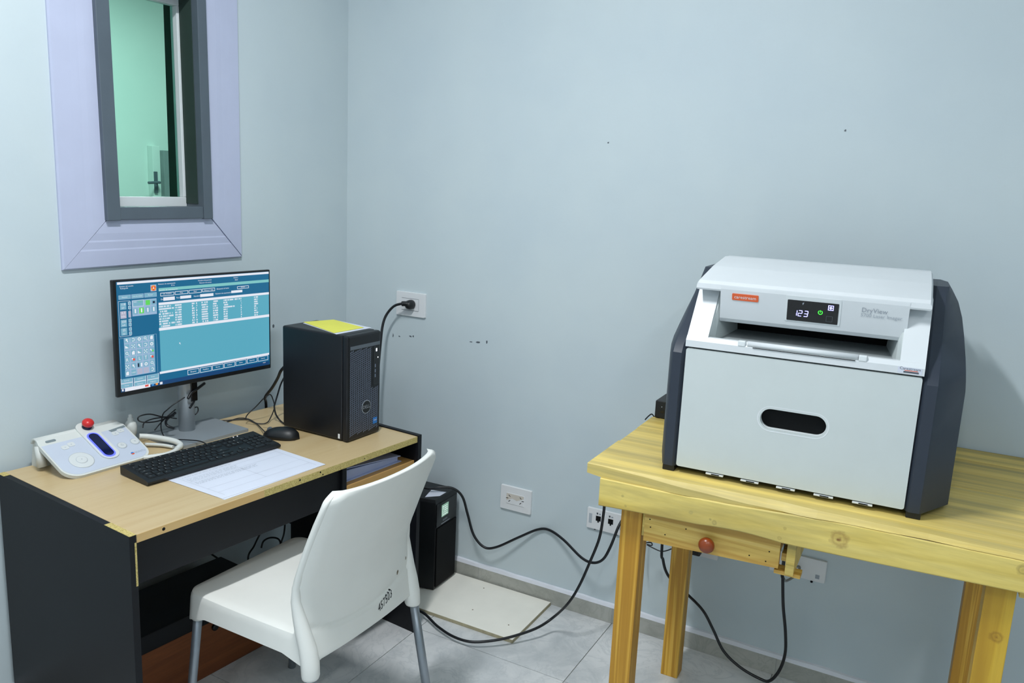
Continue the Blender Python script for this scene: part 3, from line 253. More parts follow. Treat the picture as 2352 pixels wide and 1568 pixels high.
CABLES = {
    'plug_cord': [(0.334, -0.05, 1.139), (0.302, -0.058, 1.126), (0.274, -0.07, 1.089), (0.266, -0.085, 1.043), (0.268, -0.1, 0.968), (0.257, -0.1, 0.836), (0.258, -0.11, 0.7), (0.248, -0.12, 0.5), (0.244, -0.13, 0.34)],
    'cordA': [(0.5, -0.16, 0.425), (0.56, -0.15, 0.418), (0.602, -0.13, 0.426), (0.646, -0.1, 0.422), (0.68, -0.08, 0.388), (0.702, -0.07, 0.315), (0.732, -0.065, 0.229), (0.78, -0.06, 0.187), (0.832, -0.05, 0.197), (0.918, -0.03, 0.253), (0.994, -0.012, 0.3), (1.046, -0.012, 0.311), (1.122, -0.04, 0.3), (1.218, -0.085, 0.272), (1.272, -0.1, 0.272), (1.31, -0.1, 0.296), (1.332, -0.09, 0.348), (1.346, -0.06, 0.418), (1.353, -0.03, 0.443)],
    'cordB': [(1.62, -0.26, 0.87), (1.52, -0.24, 0.8), (1.353, -0.23, 0.618), (1.346, -0.22, 0.57), (1.345, -0.22, 0.525), (1.336, -0.22, 0.433), (1.311, -0.23, 0.34), (1.28, -0.24, 0.243), (1.246, -0.25, 0.17), (1.175, -0.217, 0.075), (1.137, -0.28, 0.05), (1.073, -0.361, 0.035), (1.014, -0.416, 0.028), (0.957, -0.448, 0.024), (0.887, -0.449, 0.022), (0.804, -0.424, 0.022), (0.69, -0.383, 0.03), (0.62, -0.45, 0.02)],
    'cordT': [(1.527, -0.1, 0.8), (1.527, -0.1, 0.413), (1.535, -0.1, 0.357), (1.552, -0.1, 0.312), (1.582, -0.09, 0.275), (1.63, -0.08, 0.241), (1.69, -0.09, 0.204), (1.733, -0.1, 0.151), (1.778, -0.11, 0.089), (1.84, -0.12, 0.055), (1.908, -0.12, 0.036), (1.94, -0.12, 0.04), (1.966, -0.12, 0.087), (1.979, -0.13, 0.16), (1.973, -0.14, 0.242), (1.958, -0.15, 0.335), (1.95, -0.17, 0.433), (1.949, -0.19, 0.486), (1.949, -0.19, 0.8)],
    'thin1': [(1.434, -0.12, 0.8), (1.434, -0.12, 0.432), (1.46, -0.12, 0.396), (1.472, -0.11, 0.408), (1.487, -0.1, 0.409), (1.49, -0.1, 0.399), (1.472, -0.1, 0.398), (1.495, -0.1, 0.391), (1.528, -0.1, 0.387), (1.561, -0.1, 0.405), (1.587, -0.1, 0.432), (1.587, -0.1, 0.8)],
    'patch': [(1.979, -0.03, 0.426), (1.978, -0.05, 0.414), (1.969, -0.07, 0.403), (1.951, -0.1, 0.397), (1.951, -0.16, 0.432)],
    'mon_cable1': [(0.094, -0.847, 0.917), (0.106, -0.889, 0.907), (0.108, -0.913, 0.899), (0.112, -0.931, 0.883)],
    'mon_cable2': [(0.09, -0.89, 0.925), (0.091, -0.888, 0.886), (0.1, -0.898, 0.864), (0.112, -0.925, 0.85)],
    'kb_cable': [(0.111, -0.943, 0.89), (0.103, -0.979, 0.873), (0.091, -0.996, 0.856), (0.08, -1.004, 0.842), (0.07, -1.004, 0.817), (0.098, -1.028, 0.799), (0.128, -1.039, 0.78), (0.139, -1.025, 0.771), (0.189, -1.001, 0.772), (0.237, -0.99, 0.774), (0.297, -1.01, 0.778)],
    'loop1': [(0.074, -0.958, 0.822), (0.08, -1.005, 0.831), (0.076, -1.05, 0.85), (0.073, -1.087, 0.851), (0.073, -1.091, 0.838), (0.084, -1.073, 0.829), (0.079, -1.021, 0.821), (0.073, -0.974, 0.826), (0.065, -0.947, 0.832)],
    'loop2': [(0.083, -1.084, 0.814), (0.074, -1.071, 0.826), (0.068, -1.036, 0.829), (0.067, -0.986, 0.823), (0.066, -0.942, 0.808)],
    'loop3': [(0.068, -1.03, 0.789), (0.07, -1.009, 0.808), (0.068, -0.978, 0.826), (0.066, -0.945, 0.841)],
    'loop4': [(0.066, -0.946, 0.829), (0.073, -0.977, 0.822), (0.081, -0.996, 0.813), (0.1, -1.005, 0.804), (0.112, -0.989, 0.794)],
    'loop5': [(0.081, -0.887, 0.835), (0.082, -0.87, 0.835), (0.082, -0.867, 0.822), (0.082, -0.876, 0.812), (0.081, -0.888, 0.81)],
    'mouse_cable': [(0.052, -0.774, 0.758), (0.081, -0.745, 0.758), (0.109, -0.71, 0.758), (0.144, -0.698, 0.76), (0.195, -0.713, 0.76), (0.263, -0.754, 0.765), (0.338, -0.806, 0.775)],
    'rear1': [(0.246, -0.601, 0.971), (0.216, -0.609, 0.939), (0.177, -0.588, 0.9), (0.129, -0.569, 0.852), (0.08, -0.557, 0.804), (0.048, -0.522, 0.76), (0.048, -0.522, 0.6)],
    'rear2': [(0.19, -0.67, 0.843), (0.169, -0.687, 0.812), (0.157, -0.709, 0.791), (0.165, -0.731, 0.781), (0.175, -0.73, 0.775), (0.198, -0.711, 0.76), (0.22, -0.688, 0.76), (0.202, -0.649, 0.769), (0.204, -0.633, 0.803), (0.194, -0.631, 0.834), (0.193, -0.643, 0.852), (0.191, -0.662, 0.845)],
    'rear3': [(0.246, -0.605, 0.943), (0.225, -0.619, 0.894), (0.214, -0.626, 0.852), (0.213, -0.638, 0.822), (0.213, -0.642, 0.807), (0.223, -0.644, 0.781), (0.239, -0.639, 0.76), (0.272, -0.655, 0.76)],
    'rear4': [(0.104, -0.795, 0.758), (0.095, -0.741, 0.758), (0.096, -0.698, 0.758), (0.129, -0.687, 0.758), (0.179, -0.704, 0.758)],
    'under1': [(0.06, -0.838, 0.29), (0.06, -0.8, 0.252), (0.07, -0.77, 0.22), (0.08, -0.729, 0.18), (0.09, -0.686, 0.134), (0.1, -0.681, 0.073), (0.11, -0.676, 0.012)],
    'under2': [(0.06, -0.553, 0.272), (0.06, -0.572, 0.252), (0.06, -0.59, 0.232), (0.07, -0.616, 0.217), (0.08, -0.654, 0.19), (0.09, -0.649, 0.101), (0.1, -0.644, 0.012)],
    'under3': [(0.08, -0.587, 0.203), (0.08, -0.574, 0.227), (0.08, -0.537, 0.227), (0.08, -0.495, 0.204), (0.08, -0.486, 0.169), (0.08, -0.519, 0.145), (0.09, -0.514, 0.079), (0.1, -0.509, 0.012)],
    'under4': [(0.09, -0.469, 0.268), (0.08, -0.466, 0.217), (0.08, -0.481, 0.186), (0.08, -0.496, 0.154), (0.09, -0.491, 0.083), (0.1, -0.486, 0.012)],
    'hubcord': [(1.514, -0.27, 0.918), (1.502, -0.26, 0.923), (1.492, -0.26, 0.915), (1.478, -0.25, 0.898)],
}

# ------------------------------------------------------------------ mesh helpers
class MB:
    """Collects shapes into one mesh."""
    def __init__(s): s.v = []; s.f = []; s.sm = []
    def add(s, vs, fs, smooth=False):
        n = len(s.v); s.v += [tuple(p) for p in vs]; s.f += [tuple(i + n for i in f) for f in fs]; s.sm += [smooth] * len(fs); return s
    def box(s, x0, y0, z0, x1, y1, z1, r=0.0, mat=None):
        x0, x1 = min(x0, x1), max(x0, x1); y0, y1 = min(y0, y1), max(y0, y1); z0, z1 = min(z0, z1), max(z0, z1)
        if r <= 0:
            vs = [(x, y, z) for z in (z0, z1) for x, y in ((x0, y0), (x1, y0), (x1, y1), (x0, y1))]
            fs = [(3, 2, 1, 0), (4, 5, 6, 7), (0, 1, 5, 4), (1, 2, 6, 5), (2, 3, 7, 6), (3, 0, 4, 7)]
        else:   # chamfered on every edge
            r = min(r, (x1 - x0) * .49, (y1 - y0) * .49, (z1 - z0) * .49)
            bm = bmesh.new(); bmesh.ops.create_cube(bm, size=1.0)
            for v in bm.verts: v.co = Vector(((x0 + x1) / 2 + v.co.x * (x1 - x0), (y0 + y1) / 2 + v.co.y * (y1 - y0), (z0 + z1) / 2 + v.co.z * (z1 - z0)))
            bmesh.ops.bevel(bm, geom=bm.edges[:], offset=r, segments=2, profile=0.5, affect='EDGES')
            bm.verts.index_update()
            vs = [v.co.copy() for v in bm.verts]; fs = [tuple(v.index for v in f.verts) for f in bm.faces]; bm.free()
        if mat is not None: vs = [mat @ Vector(p) for p in vs]
        return s.add(vs, fs)
    def loft(s, loops, cap=True, smooth=False):
        n = len(loops[0]); vs = [p for l in loops for p in l]; fs = []
        for k in range(len(loops) - 1):
            for i in range(n):
                j = (i + 1) % n; fs.append((k * n + i, k * n + j, (k + 1) * n + j, (k + 1) * n + i))
        s.add(vs, fs, smooth)
        if cap:
            b = len(s.v) - len(vs)
            s.f.append(tuple(b + i for i in reversed(range(n)))); s.sm.append(False)
            b2 = b + (len(loops) - 1) * n
            s.f.append(tuple(b2 + i for i in range(n))); s.sm.append(False)
        return s
    def prism(s, pts, d, smooth=False):
        """polygon pts (3D) extruded by vector d"""
        d = Vector(d); return s.loft([[Vector(p) for p in pts], [Vector(p) + d for p in pts]], True, smooth)
    def cyl(s, p, q, r0, r1=None, n=16, smooth=True):
        p, q = Vector(p), Vector(q); r1 = r0 if r1 is None else r1
        a = (q - p).normalized(); u = a.orthogonal().normalized(); v = a.cross(u)
        ring = lambda c, r: [c + r * (math.cos(2 * math.pi * i / n) * u + math.sin(2 * math.pi * i / n) * v) for i in range(n)]
        return s.loft([ring(p, r0), ring(q, r1)], True, smooth)
    def lathe(s, p, axis, prof, n=20):
        """prof: (distance along axis, radius)"""
        p = Vector(p); a = Vector(axis).normalized(); u = a.orthogonal().normalized(); v = a.cross(u)
        return s.loft([[p + a * h + max(r, 1e-4) * (math.cos(2 * math.pi * i / n) * u + math.sin(2 * math.pi * i / n) * v) for i in range(n)] for h, r in prof], True, True)
    def tube(s, pts, r, n=8, steps=6, rib=0.0):
        pts = [Vector(p) for p in pts]
        path = []
        for i in range(len(pts) - 1):
            p0 = pts[max(i - 1, 0)]; p1 = pts[i]; p2 = pts[i + 1]; p3 = pts[min(i + 2, len(pts) - 1)]
            for k in range(steps):
                t = k / steps
                path.append(0.5 * ((2 * p1) + (-p0 + p2) * t + (2 * p0 - 5 * p1 + 4 * p2 - p3) * t * t + (-p0 + 3 * p1 - 3 * p2 + p3) * t ** 3))
        path.append(pts[-1])
        t0 = (path[1] - path[0]).normalized(); u = t0.orthogonal().normalized(); loops = []
        for i, p in enumerate(path):
            t = (path[min(i + 1, len(path) - 1)] - path[max(i - 1, 0)]).normalized()
            u = (u - t * u.dot(t)).normalized(); v = t.cross(u)
            rr = r * (1 + (rib if i % 2 else -rib))
            loops.append([p + rr * (math.cos(2 * math.pi * k / n) * u + math.sin(2 * math.pi * k / n) * v) for k in range(n)])
        return s.loft(loops, True, True)
    def mesh(s, name):
        me = bpy.data.meshes.new(name); me.from_pydata(s.v, [], s.f)
        me.polygons.foreach_set('use_smooth', s.sm)
        bm = bmesh.new(); bm.from_mesh(me); bmesh.ops.recalc_face_normals(bm, faces=bm.faces[:]); bm.to_mesh(me); bm.free()
        me.update(); return me
    def build(s, name, mat, parent=None, label=None, kind=None):
        o = bpy.data.objects.new(name, s.mesh(name)); COL.objects.link(o)
        o.data.materials.append(M[mat] if isinstance(mat, str) else mat)
        if parent: o.parent = parent
        if label: o['label'] = label
        if kind: o['kind'] = kind
        return o
def B(*a, **k): return MB().box(*a, **k)
def rrect(cx, cy, w, h, r, n=5):
    """rounded rectangle outline in 2D, counter-clockwise"""
    r = min(r, w / 2 - 1e-5, h / 2 - 1e-5); out = []
    for (sx, sy, a0) in ((1, -1, -90), (1, 1, 0), (-1, 1, 90), (-1, -1, 180)):
        for k in range(n + 1):
            a = math.radians(a0 + 90 * k / n)
            out.append((cx + sx * (w / 2 - r) + r * math.cos(a), cy + sy * (h / 2 - r) + r * math.sin(a)))
    return out
def holed(outer, inner, to3, d):
    """plate with a hole: 2D loops mapped by to3, extruded by vector d"""
    bm = bmesh.new(); d = Vector(d)
    es = []
    for loop in (outer, inner):
        vs = [bm.verts.new(to3(*p)) for p in loop]
        es += [bm.edges.new((vs[i], vs[(i + 1) % len(vs)])) for i in range(len(vs))]
    r = bmesh.ops.triangle_fill(bm, use_beauty=True, use_dissolve=False, edges=es)
    fs = bm.faces[:]
    ex = bmesh.ops.extrude_face_region(bm, geom=fs)
    bmesh.ops.translate(bm, verts=[g for g in ex['geom'] if isinstance(g, bmesh.types.BMVert)], vec=d)
    bmesh.ops.recalc_face_normals(bm, faces=bm.faces[:]); bm.verts.index_update()
    mb = MB().add([v.co.copy() for v in bm.verts], [tuple(v.index for v in f.verts) for f in bm.faces]); bm.free()
    return mb
def thing(name, label, cat, loc=(0, 0, 0), rz=0.0, group=None):
    o = bpy.data.objects.new(name, None); COL.objects.link(o); o.location = loc; o.rotation_euler = (0, 0, rz)
    o.empty_display_size = 0.05
    o['label'] = label; o['category'] = cat
    if group: o['group'] = group
    return o
def tag(o, label, cat, group=None):
    o['label'] = label; o['category'] = cat
    if group: o['group'] = group
    return o
def struct(o): o['kind'] = 'structure'; return o
def text_mb(s, to3, cx, cy, h, align='CENTER', depth=0.0003, xs=1.0, shear=0.0):
    """built-in font text as mesh; to3 maps (x, y, height) to 3D"""
    cu = bpy.data.curves.new('lettering', 'FONT'); cu.body = s; cu.size = h; cu.align_x = align; cu.align_y = 'CENTER'
    cu.resolution_u = 2; cu.shear = shear
    o = bpy.data.objects.new('lettering', cu); COL.objects.link(o)
    dg = bpy.context.evaluated_depsgraph_get(); ev = o.evaluated_get(dg)
    me = bpy.data.meshes.new_from_object(ev)
    vs = [v.co.copy() for v in me.vertices]; fs = [tuple(p.vertices) for p in me.polygons]
    bpy.data.objects.remove(o, do_unlink=True); bpy.data.meshes.remove(me); bpy.data.curves.remove(cu)
    return MB().add([to3(cx + v.x * xs, cy + v.y, depth) for v in vs], fs)
def join(mbs):
    r = MB()
    for q in mbs: r.add(q.v, q.f); r.sm[-len(q.f):] = q.sm if q.f else []
    return r
# frames of reference: desk, table
DA = -0.0879; DO = (-0.0216, -1.478); DH = 0.7543
TA = 0.0141; TO = (1.5026, -0.02); TH = 0.9187
def dpt(u, v, z=DH): c, s = math.cos(DA), math.sin(DA); return (DO[0] + u * c - v * s, DO[1] + u * s + v * c, z)
def tpt(u, v, z=TH): c, s = math.cos(TA), math.sin(TA); return (TO[0] + u * c - v * s, TO[1] + u * s + v * c, z)

# ================================================================== THE ROOM
X1, Y1, ZC = 4.1, -4.3, 3.2
WA = -0.03          # the left wall runs at a slight angle to the back wall
fl = struct(B(-0.3, Y1 - 0.1, -0.05, X1 + 0.1, 0.1, -0.004).build('floor', 'grout'))
# floor tiles, each a piece of its own
TS = 0.601; tx0 = 0.7295 - 2 * TS; ty0 = -0.4435
ta_, tb_ = TS - 0.003, TS - 0.003
base_tile = B(0, 0, -0.004, ta_, tb_, 0.0, 0.0008).mesh('tile'); base_tile.materials.append(M['tile'])
for i in range(8):
    for j in range(-7, 1):
        x, y = tx0 + i * TS, ty0 + j * TS
        if x > X1 or y + TS < Y1 or x < -0.6: continue
        w_, h_ = ta_, tb_
        if y + TS > 0.0: h_ = 0.0 - y
        if x < -0.15: continue
        if (w_, h_) == (ta_, tb_):
            me = base_tile
        else:
            me = B(0, 0, -0.004, w_, h_, 0.0, 0.0008).mesh('tile'); me.materials.append(M['tile'])
        o = bpy.data.objects.new('tile', me); COL.objects.link(o); o.location = (x + 0.0015, y + 0.0015, 0); o.parent = fl
struct(B(-0.4, Y1 - 0.1, ZC, X1 + 0.1, 0.1, ZC + 0.1).build('ceiling', 'ceiling'))
wb = struct(B(-0.15, 0, 0, X1 + 0.1, 0.1, ZC).build('wall_back', 'wall'))
struct(B(X1, Y1, 0, X1 + 0.1, 0, ZC).build('wall_right', 'wall'))
struct(B(-0.3, Y1 - 0.1, 0, X1, Y1, ZC).build('wall_front', 'wall'))
# scuffs on the back wall
for (x, z, a, b_) in ((0.257, 0.989, .004, .012), (0.289, 0.99, .007, .004), (0.348, 0.997, .008, .004), (0.361, 0.999, .006, .005), (0.646, 1.012, .010, .003), (0.679, 1.015, .014, .005), (0.719, 1.022, .004, .008), (1.181, 1.798, .004, .004), (1.956, 1.843, .004, .004)):
    pts = []
    for k in range(7):
        an = 2 * math.pi * k / 7; rr = random.uniform(0.5, 1.1)
        pts.append((x + a * rr * math.cos(an), 0.0, z + b_ * rr * math.sin(an)))
    MB().prism(pts, (0, -0.0004, 0)).build('scuff_mark', 'grey_strip', wb)
# left wall with its window opening (local frame: x into the room, y along the wall)
WY0, WY1, WZ0, WZ1 = -1.10, -0.715, 1.475, 2.33
ROTL = Matrix.Rotation(WA, 4, 'Z')
wl_mb = MB()
for a in ((-0.12, -4.4, 0, 0, WY0, ZC), (-0.12, WY1, 0, 0, 0.05, ZC), (-0.12, WY0, 0, 0, WY1, WZ0), (-0.12, WY0, WZ1, 0, WY1, ZC)):
    wl_mb.box(*a)
wl = struct(wl_mb.build('wall_left', 'wall')); wl.rotation_euler.z = WA
# a scuff beside the monitor
MB().prism([(0, -0.42 + .006 * math.cos(k), 1.05 + .008 * math.sin(k)) for k in (0, 1.3, 2.5, 3.8, 5.0)], (0.0004, 0, 0)).build('scuff_mark', 'grey_strip', wl)

# skirting of cut tiles with a white paint line above it
def skirting(name, length, place, joints):
    root = place(B(0, -0.011, 0, length, 0, 0.064).build(name, 'grout')); struct(root)
    xs = [0] + joints + [length]
    for a, b_ in zip(xs[:-1], xs[1:]):
        B(a + 0.001, -0.0125, 0, b_ - 0.001, -0.001, 0.066, 0.001).build('skirting_tile', 'skirt_tile', root)
    mb = MB(); n = int(length / 0.06)
    top = [(length * i / n, 0.077 + random.uniform(-.002, .002)) for i in range(n + 1)]
    for i in range(n):
        (a, za), (b_, zb) = top[i], top[i + 1]
        mb.loft([[(a, 0, 0.064), (a, -0.0132, 0.064), (a, -0.010, za), (a, 0, za + .002)], [(b_, 0, 0.064), (b_, -0.0132, 0.064), (b_, -0.010, zb), (b_, 0, zb + .002)]], True)
    mb.build('paint_line', 'caulk', root)
    return root
def at_back(o): return o
skirting('baseboard_back', 4.08, at_back, [0.11, 0.73, 1.33, 1.94, 2.54, 3.14, 3.74])
def at_left(o): o.rotation_euler.z = math.pi / 2 + WA; o.location = (-0.13, -4.25, 0); return o
skirting('baseboard_left', 4.2, at_left, [0.4, 1.0, 1.6, 2.2, 2.8, 3.4, 4.0])

# ------------------------------------------------------------------ window
win = thing('window_1', 'narrow grey-framed interior window with green-tinted glass above the monitor', 'window', (0, 0, 0), WA); win['kind'] = 'structure'
# white moulded surround: four mitred boards with a stepped profile
TY0, TY1, TZ0, TZ1 = -1.247, -0.576, 1.333, 2.47
prof_b = [(0.0, 0.0), (0.0, 0.006), (0.004, 0.0115), (0.050, 0.0130), (0.055, 0.0120), (0.075, 0.0132), (0.080, 0.0122), (0.100, 0.0140), (1.0, 0.014), (1.0, 0.0)]
prof_s = [(0.0, 0.0), (0.0, 0.006), (0.004, 0.0115), (0.050, 0.0125), (0.055, 0.0125), (0.075, 0.0130), (0.080, 0.0130), (0.100, 0.0140), (1.0, 0.014), (1.0, 0.0)]
iy0, iy1, iz0, iz1 = WY0 + 0.02, WY1 - 0.02, WZ0 + 0.02, WZ1 - 0.02
def board(name, ca, cb, ia, ib, wd, prof=prof_s):
    # ca, cb outer corners; ia, ib inner corners (y, z); profile runs outer -> inner
    ca, cb, ia, ib = (Vector(q) for q in (ca, cb, ia, ib))
    la, lb = [], []
    for t, h in prof:
        t = min(t / wd, 1.0)
        pa = ca.lerp(ia, t); pb = cb.lerp(ib, t)
        la.append((h, pa.x, pa.y)); lb.append((h, pb.x, pb.y))
    MB().loft([la, lb]).build(name, 'trim_white', win)
g = 0.0008
tilt = 0.012
def c2(y, z): return (y, z + (y + 1.247) * tilt)
OBL, OBR, OTL, OTR = c2(TY0, TZ0 - .012), c2(TY1, TZ0 - .012), (TY0, TZ1), (TY1, TZ1)
board('surround_board', OBL, OBR, (iy0 + .002, iz0), (iy1 - .002, iz0), iz0 - TZ0, prof_b)
board('surround_board', OTL, OTR, (iy0 + .002, iz1), (iy1 - .002, iz1), TZ1 - iz1)
board('surround_board', (OBL[0], OBL[1] + g), OTL, (iy0, iz0 + g), (iy0, iz1), iy0 - TY0)
board('surround_board', (OBR[0], OBR[1] + .004), OTR, (iy1, iz0 + .004), (iy1, iz1), TY1 - iy1)
# dark grey steel frame standing proud, with a deep reveal
fy0, fy1, fz0, fz1 = -1.110, -0.718, 1.468, 2.36
fr = MB()
fw = 0.044; fw2 = 0.036
fr.box(-0.09, fy0, fz0, 0.03, fy0 + fw, fz1, .002); fr.box(-0.09, fy1 - fw2, fz0, 0.03, fy1, fz1, .002)
fr.box(-0.02, fy0 + fw, fz0 + .002, 0.026, fy1 - fw2, fz0 + 0.042, .002); fr.box(-0.09, fy0 + fw, 2.205, 0.026, fy1 - fw2, fz1, .002)
fro = [fr.build('window_frame', 'frame_grey', win)]
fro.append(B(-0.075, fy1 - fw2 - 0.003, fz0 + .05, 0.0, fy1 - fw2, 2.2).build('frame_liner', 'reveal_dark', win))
inn = MB()
wy0, wy1, wz0, wz1 = fy0 + fw, fy1 - fw2, fz0 + 0.035, 2.205
for a in ((wy0, wz0, wy1, wz0 + 0.036), (wy0, wz1 - 0.036, wy1, wz1), (wy0, wz0 + .036, wy0 + 0.03, wz1 - .036), (wy1 - 0.012, wz0 + .036, wy1, wz1 - .036)):
    inn.box(-0.095, a[0], a[1], -0.06, a[2], a[3], .002)
fro.append(inn.build('inner_frame', 'frame_white', win))
B(-0.085, wy0 + .025, wz0 + .03, -0.081, wy1 - .010, wz1 - .03).build('pane', 'glass', win)
# the frame hangs slightly out of level
for o in fro:
    o.matrix_local = Matrix.Translation((0, fy0, fz0)) @ Matrix.Rotation(0.010, 4, 'X') @ Matrix.Translation((0, -fy0, -fz0))
# wall thickness behind the glass
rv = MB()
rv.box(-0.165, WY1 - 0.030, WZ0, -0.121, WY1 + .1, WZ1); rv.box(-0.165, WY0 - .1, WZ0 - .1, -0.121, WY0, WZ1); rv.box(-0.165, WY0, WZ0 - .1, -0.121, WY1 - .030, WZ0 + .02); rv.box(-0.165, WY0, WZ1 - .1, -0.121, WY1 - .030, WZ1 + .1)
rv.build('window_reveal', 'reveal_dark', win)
# the lit room on the other side of the glass
far = struct(B(-3.2, -4.6, 0, -3.1, 2.6, ZC).build('wall_far_room', 'far_wall'))
struct(B(-3.1, 2.5, 0, -0.16, 2.6, ZC).build('wall_far_room_side', 'far_wall'))
struct(B(-3.1, -4.6, 0, -0.5, -4.5, ZC).build('wall_far_room_end', 'far_wall'))
struct(B(-3.2, -4.6, ZC, -0.41, 2.6, ZC + .1).build('ceiling_far_room', 'ceiling'))
struct(B(-3.2, -4.6, -.1, -0.31, 2.6, 0).build('floor_far_room', 'tile'))
cab = thing('wall_cabinet', 'grey metal cabinet with a lever handle seen through the green glass', 'cabinet', (-3.1, 1.40, 0.9))
B(0.002, 0.03, 0, 0.10, 0.75, 0.90, .004).build('body', 'door_grey', cab)
B(0.002, -0.035, 0, 0.06, 0.03, 0.93, .003).build('frame', 'far_wall', cab)
hd = B(0.06, -0.034, 0.58, 0.075, -0.008, 0.74, .003).build('handle_plate', 'frame_grey', cab)
MB().tube([(0.07, -0.02, 0.66), (0.11, -0.02, 0.66), (0.115, -0.05, 0.66), (0.112, -0.12, 0.655)], 0.010).build('lever', 'frame_grey', hd)

# ceiling fixtures that carry the lamps
def fixture(name, label, loc, sx, sy):
    t = thing(name, label, 'lamp', loc)
    B(-sx / 2 - .03, -sy / 2 - .03, 0.02, sx / 2 + .03, sy / 2 + .03, 0.10, .004).build('housing', 'white_plastic', t)
    return t
fixture('ceiling_lamp', 'short white batten lamp on the ceiling above the chair', (1.18, -1.80, 3.05), .10, .6)
fixture('ceiling_lamp', 'medium white batten lamp on the ceiling near the front wall', (2.10, -3.7, 3.05), .12, .9)
fixture('ceiling_lamp', 'long white batten added on the ceiling near the right wall as unseen fill light', (3.3, -2.9, 3.05), .12, 1.2)
fixture('ceiling_lamp', 'square white lamp on the ceiling of the room behind the glass', (-1.7, 0.6, 3.05), .6, .6)

# ================================================================== DESK
DW, DD, PT = 1.0807, 0.6619, 0.018
desk = thing('desk', 'black and light maple office desk against the left wall', 'desk', (DO[0], DO[1], 0), DA)
lp = B(0, 0, 0, DD, PT, DH, .0008).build('side_panel', 'desk_black', desk)
for (a, b_) in ((0.0, 0.035), (DD - 0.11, DD)):
    B(a, 0.0003, DH - .0003, b_, PT - .0003, DH + .0006).build('bare_edge', 'chip', lp, 'bare yellow chipboard where the edge strip is missing')
B(DD - 0.0005, PT - .0055, 0.62, DD + .0006, PT - .0005, DH - .02).build('bare_edge', 'chip', lp)
B(0, DW - PT, 0, DD + 0.004, DW, DH + 0.004, .0008).build('side_panel', 'desk_black', desk)
top = B(0, PT + .0005, DH - 0.022, DD, DW - PT - .0005, DH, .0008).build('desktop', 'desktop', desk)
B(DD - .0006, PT + .001, DH - 0.0215, DD + .0007, 0.40, DH - .0005).build('edge_strip', 'edge_band', top)
B(DD - .0006, 0.40, DH - 0.0215, DD + .0004, DW - PT - .001, DH - .0005).build('bare_edge', 'chip', top, 'rough bare chipboard front edge')
for (y, z, r) in ((0.09, DH - .010, .005), (0.53, DH - .008, .003), (0.61, DH - .006, .003), (0.62, DH - .016, .0025), (0.80, DH - .012, .002)):
    MB().lathe((DD + .0006, y, z), (1, 0, 0), [(0, r), (.0003, r * .8)], 8).build('chip_mark', 'black_matte', top)
DV = 0.715
B(0.02, DV, 0.472, DD - .012, DV + PT, DH - 0.0225, .0008).build('divider', 'desk_black', desk)
B(DD - .040, PT + .001, 0.612, DD - .022, DV - .001, DH - 0.0225, .0008).build('front_rail', 'desk_black', desk)
B(0.02, DV + PT + .001, 0.622, DD - .012, DW - PT - .001, 0.664, .0008).build('shelf', 'shelf_wood', desk)
B(0.006, DV + PT + .001, 0.4725, 0.0195, DW - PT - .001, DH - .0225).build('pedestal_back', 'desk_black', desk)
B(0.02, DV + PT + .001, 0.472, DD - .02, DW - PT - .001, 0.490).build('lower_shelf', 'desk_black', desk)

# low brown board box under the desk
bx = thing('storage_box', 'low brown wooden box with black rim on the floor under the desk', 'box', dpt(0.05, 0.05, 0), DA)
B(0, 0, 0, 0.255, 0.645, 0.192, .002).build('body', 'brown_box', bx)
B(-.002, -.002, 0.192, 0.265, 0.645, 0.252, .003).build('rim', 'desk_black', bx)
MB().lathe((0.255, 0.43, 0.165), (1, 0, 0), [(0, .012), (.006, .013), (.010, .008)], 14).build('cable_grommet', 'black', bx)

# binder lying on the shelf
bd = thing('ring_binder', 'pale blue ring binder lying flat on the shelf of the desk', 'binder', dpt(0.30, 0.742, 0.6645), DA)
cv = MB()
cv.loft([[(0.0, 0.0, 0), (0.325, 0.0, 0), (0.325, 0.0, 0.0025), (0.0, 0.0, 0.0025)], [(0.0, 0.28, 0), (0.325, 0.28, 0), (0.325, 0.28, 0.0025), (0.0, 0.28, 0.0025)]])
cv.build('lower_cover', 'binder', bd)
MB().loft([[(0.0, 0.0, 0.047), (0.325, 0.0, 0.047), (0.325, 0.0, 0.0495), (0.0, 0.0, 0.0495)], [(0.0, 0.275, 0.020), (0.325, 0.275, 0.020), (0.325, 0.275, 0.0225), (0.0, 0.275, 0.0225)]]).build('upper_cover', 'binder', bd)
B(0.0, -0.0025, 0, 0.325, 0.0, 0.0495).build('spine', 'binder_dark', bd)
MB().loft([[(0.01, 0.012, .003), (0.316, 0.012, .003), (0.316, 0.012, .036), (0.01, 0.012, .036)], [(0.01, 0.27, .003), (0.316, 0.27, .003), (0.316, 0.27, .018), (0.01, 0.27, .018)]]).build('pages', 'binder', bd)

# ================================================================== MONITOR
MX = 0.10
mon = thing('monitor', 'slim black computer monitor showing a teal radiography program', 'monitor', dpt(MX, 0.598, DH), DA)
Z0 = 0.937 - DH; Z1 = 1.299 - DH; HW = 0.2925
bz = B(-0.013, -HW, Z0, 0, HW, Z1, .003).build('housing', 'black', mon)
B(-0.046, -0.20, Z0 + .03, -0.012, 0.20, Z1 - .05, .012).build('rear_housing', 'black', mon)
scr_y0, scr_y1, scr_z0, scr_z1 = -0.280, 0.286, Z0 + 0.015, Z1 - 0.006
SE = 0.62
scol = {'w': (240, 244, 255), 'd': (6, 104, 148), 'n2': (10, 66, 118), 'c': (92, 176, 200), 'm': (130, 204, 204), 'l': (160, 190, 222), 't': (126, 182, 206), 'p': (186, 186, 208),
        'g': (100, 222, 96), 'n': (8, 30, 66), 'q': (232, 90, 80), 'q2': (60, 150, 220), 'o': (250, 160, 60)}
for k_, c_ in scol.items(): M['scr_' + k_] = emit('screen_' + k_, c_, SE)
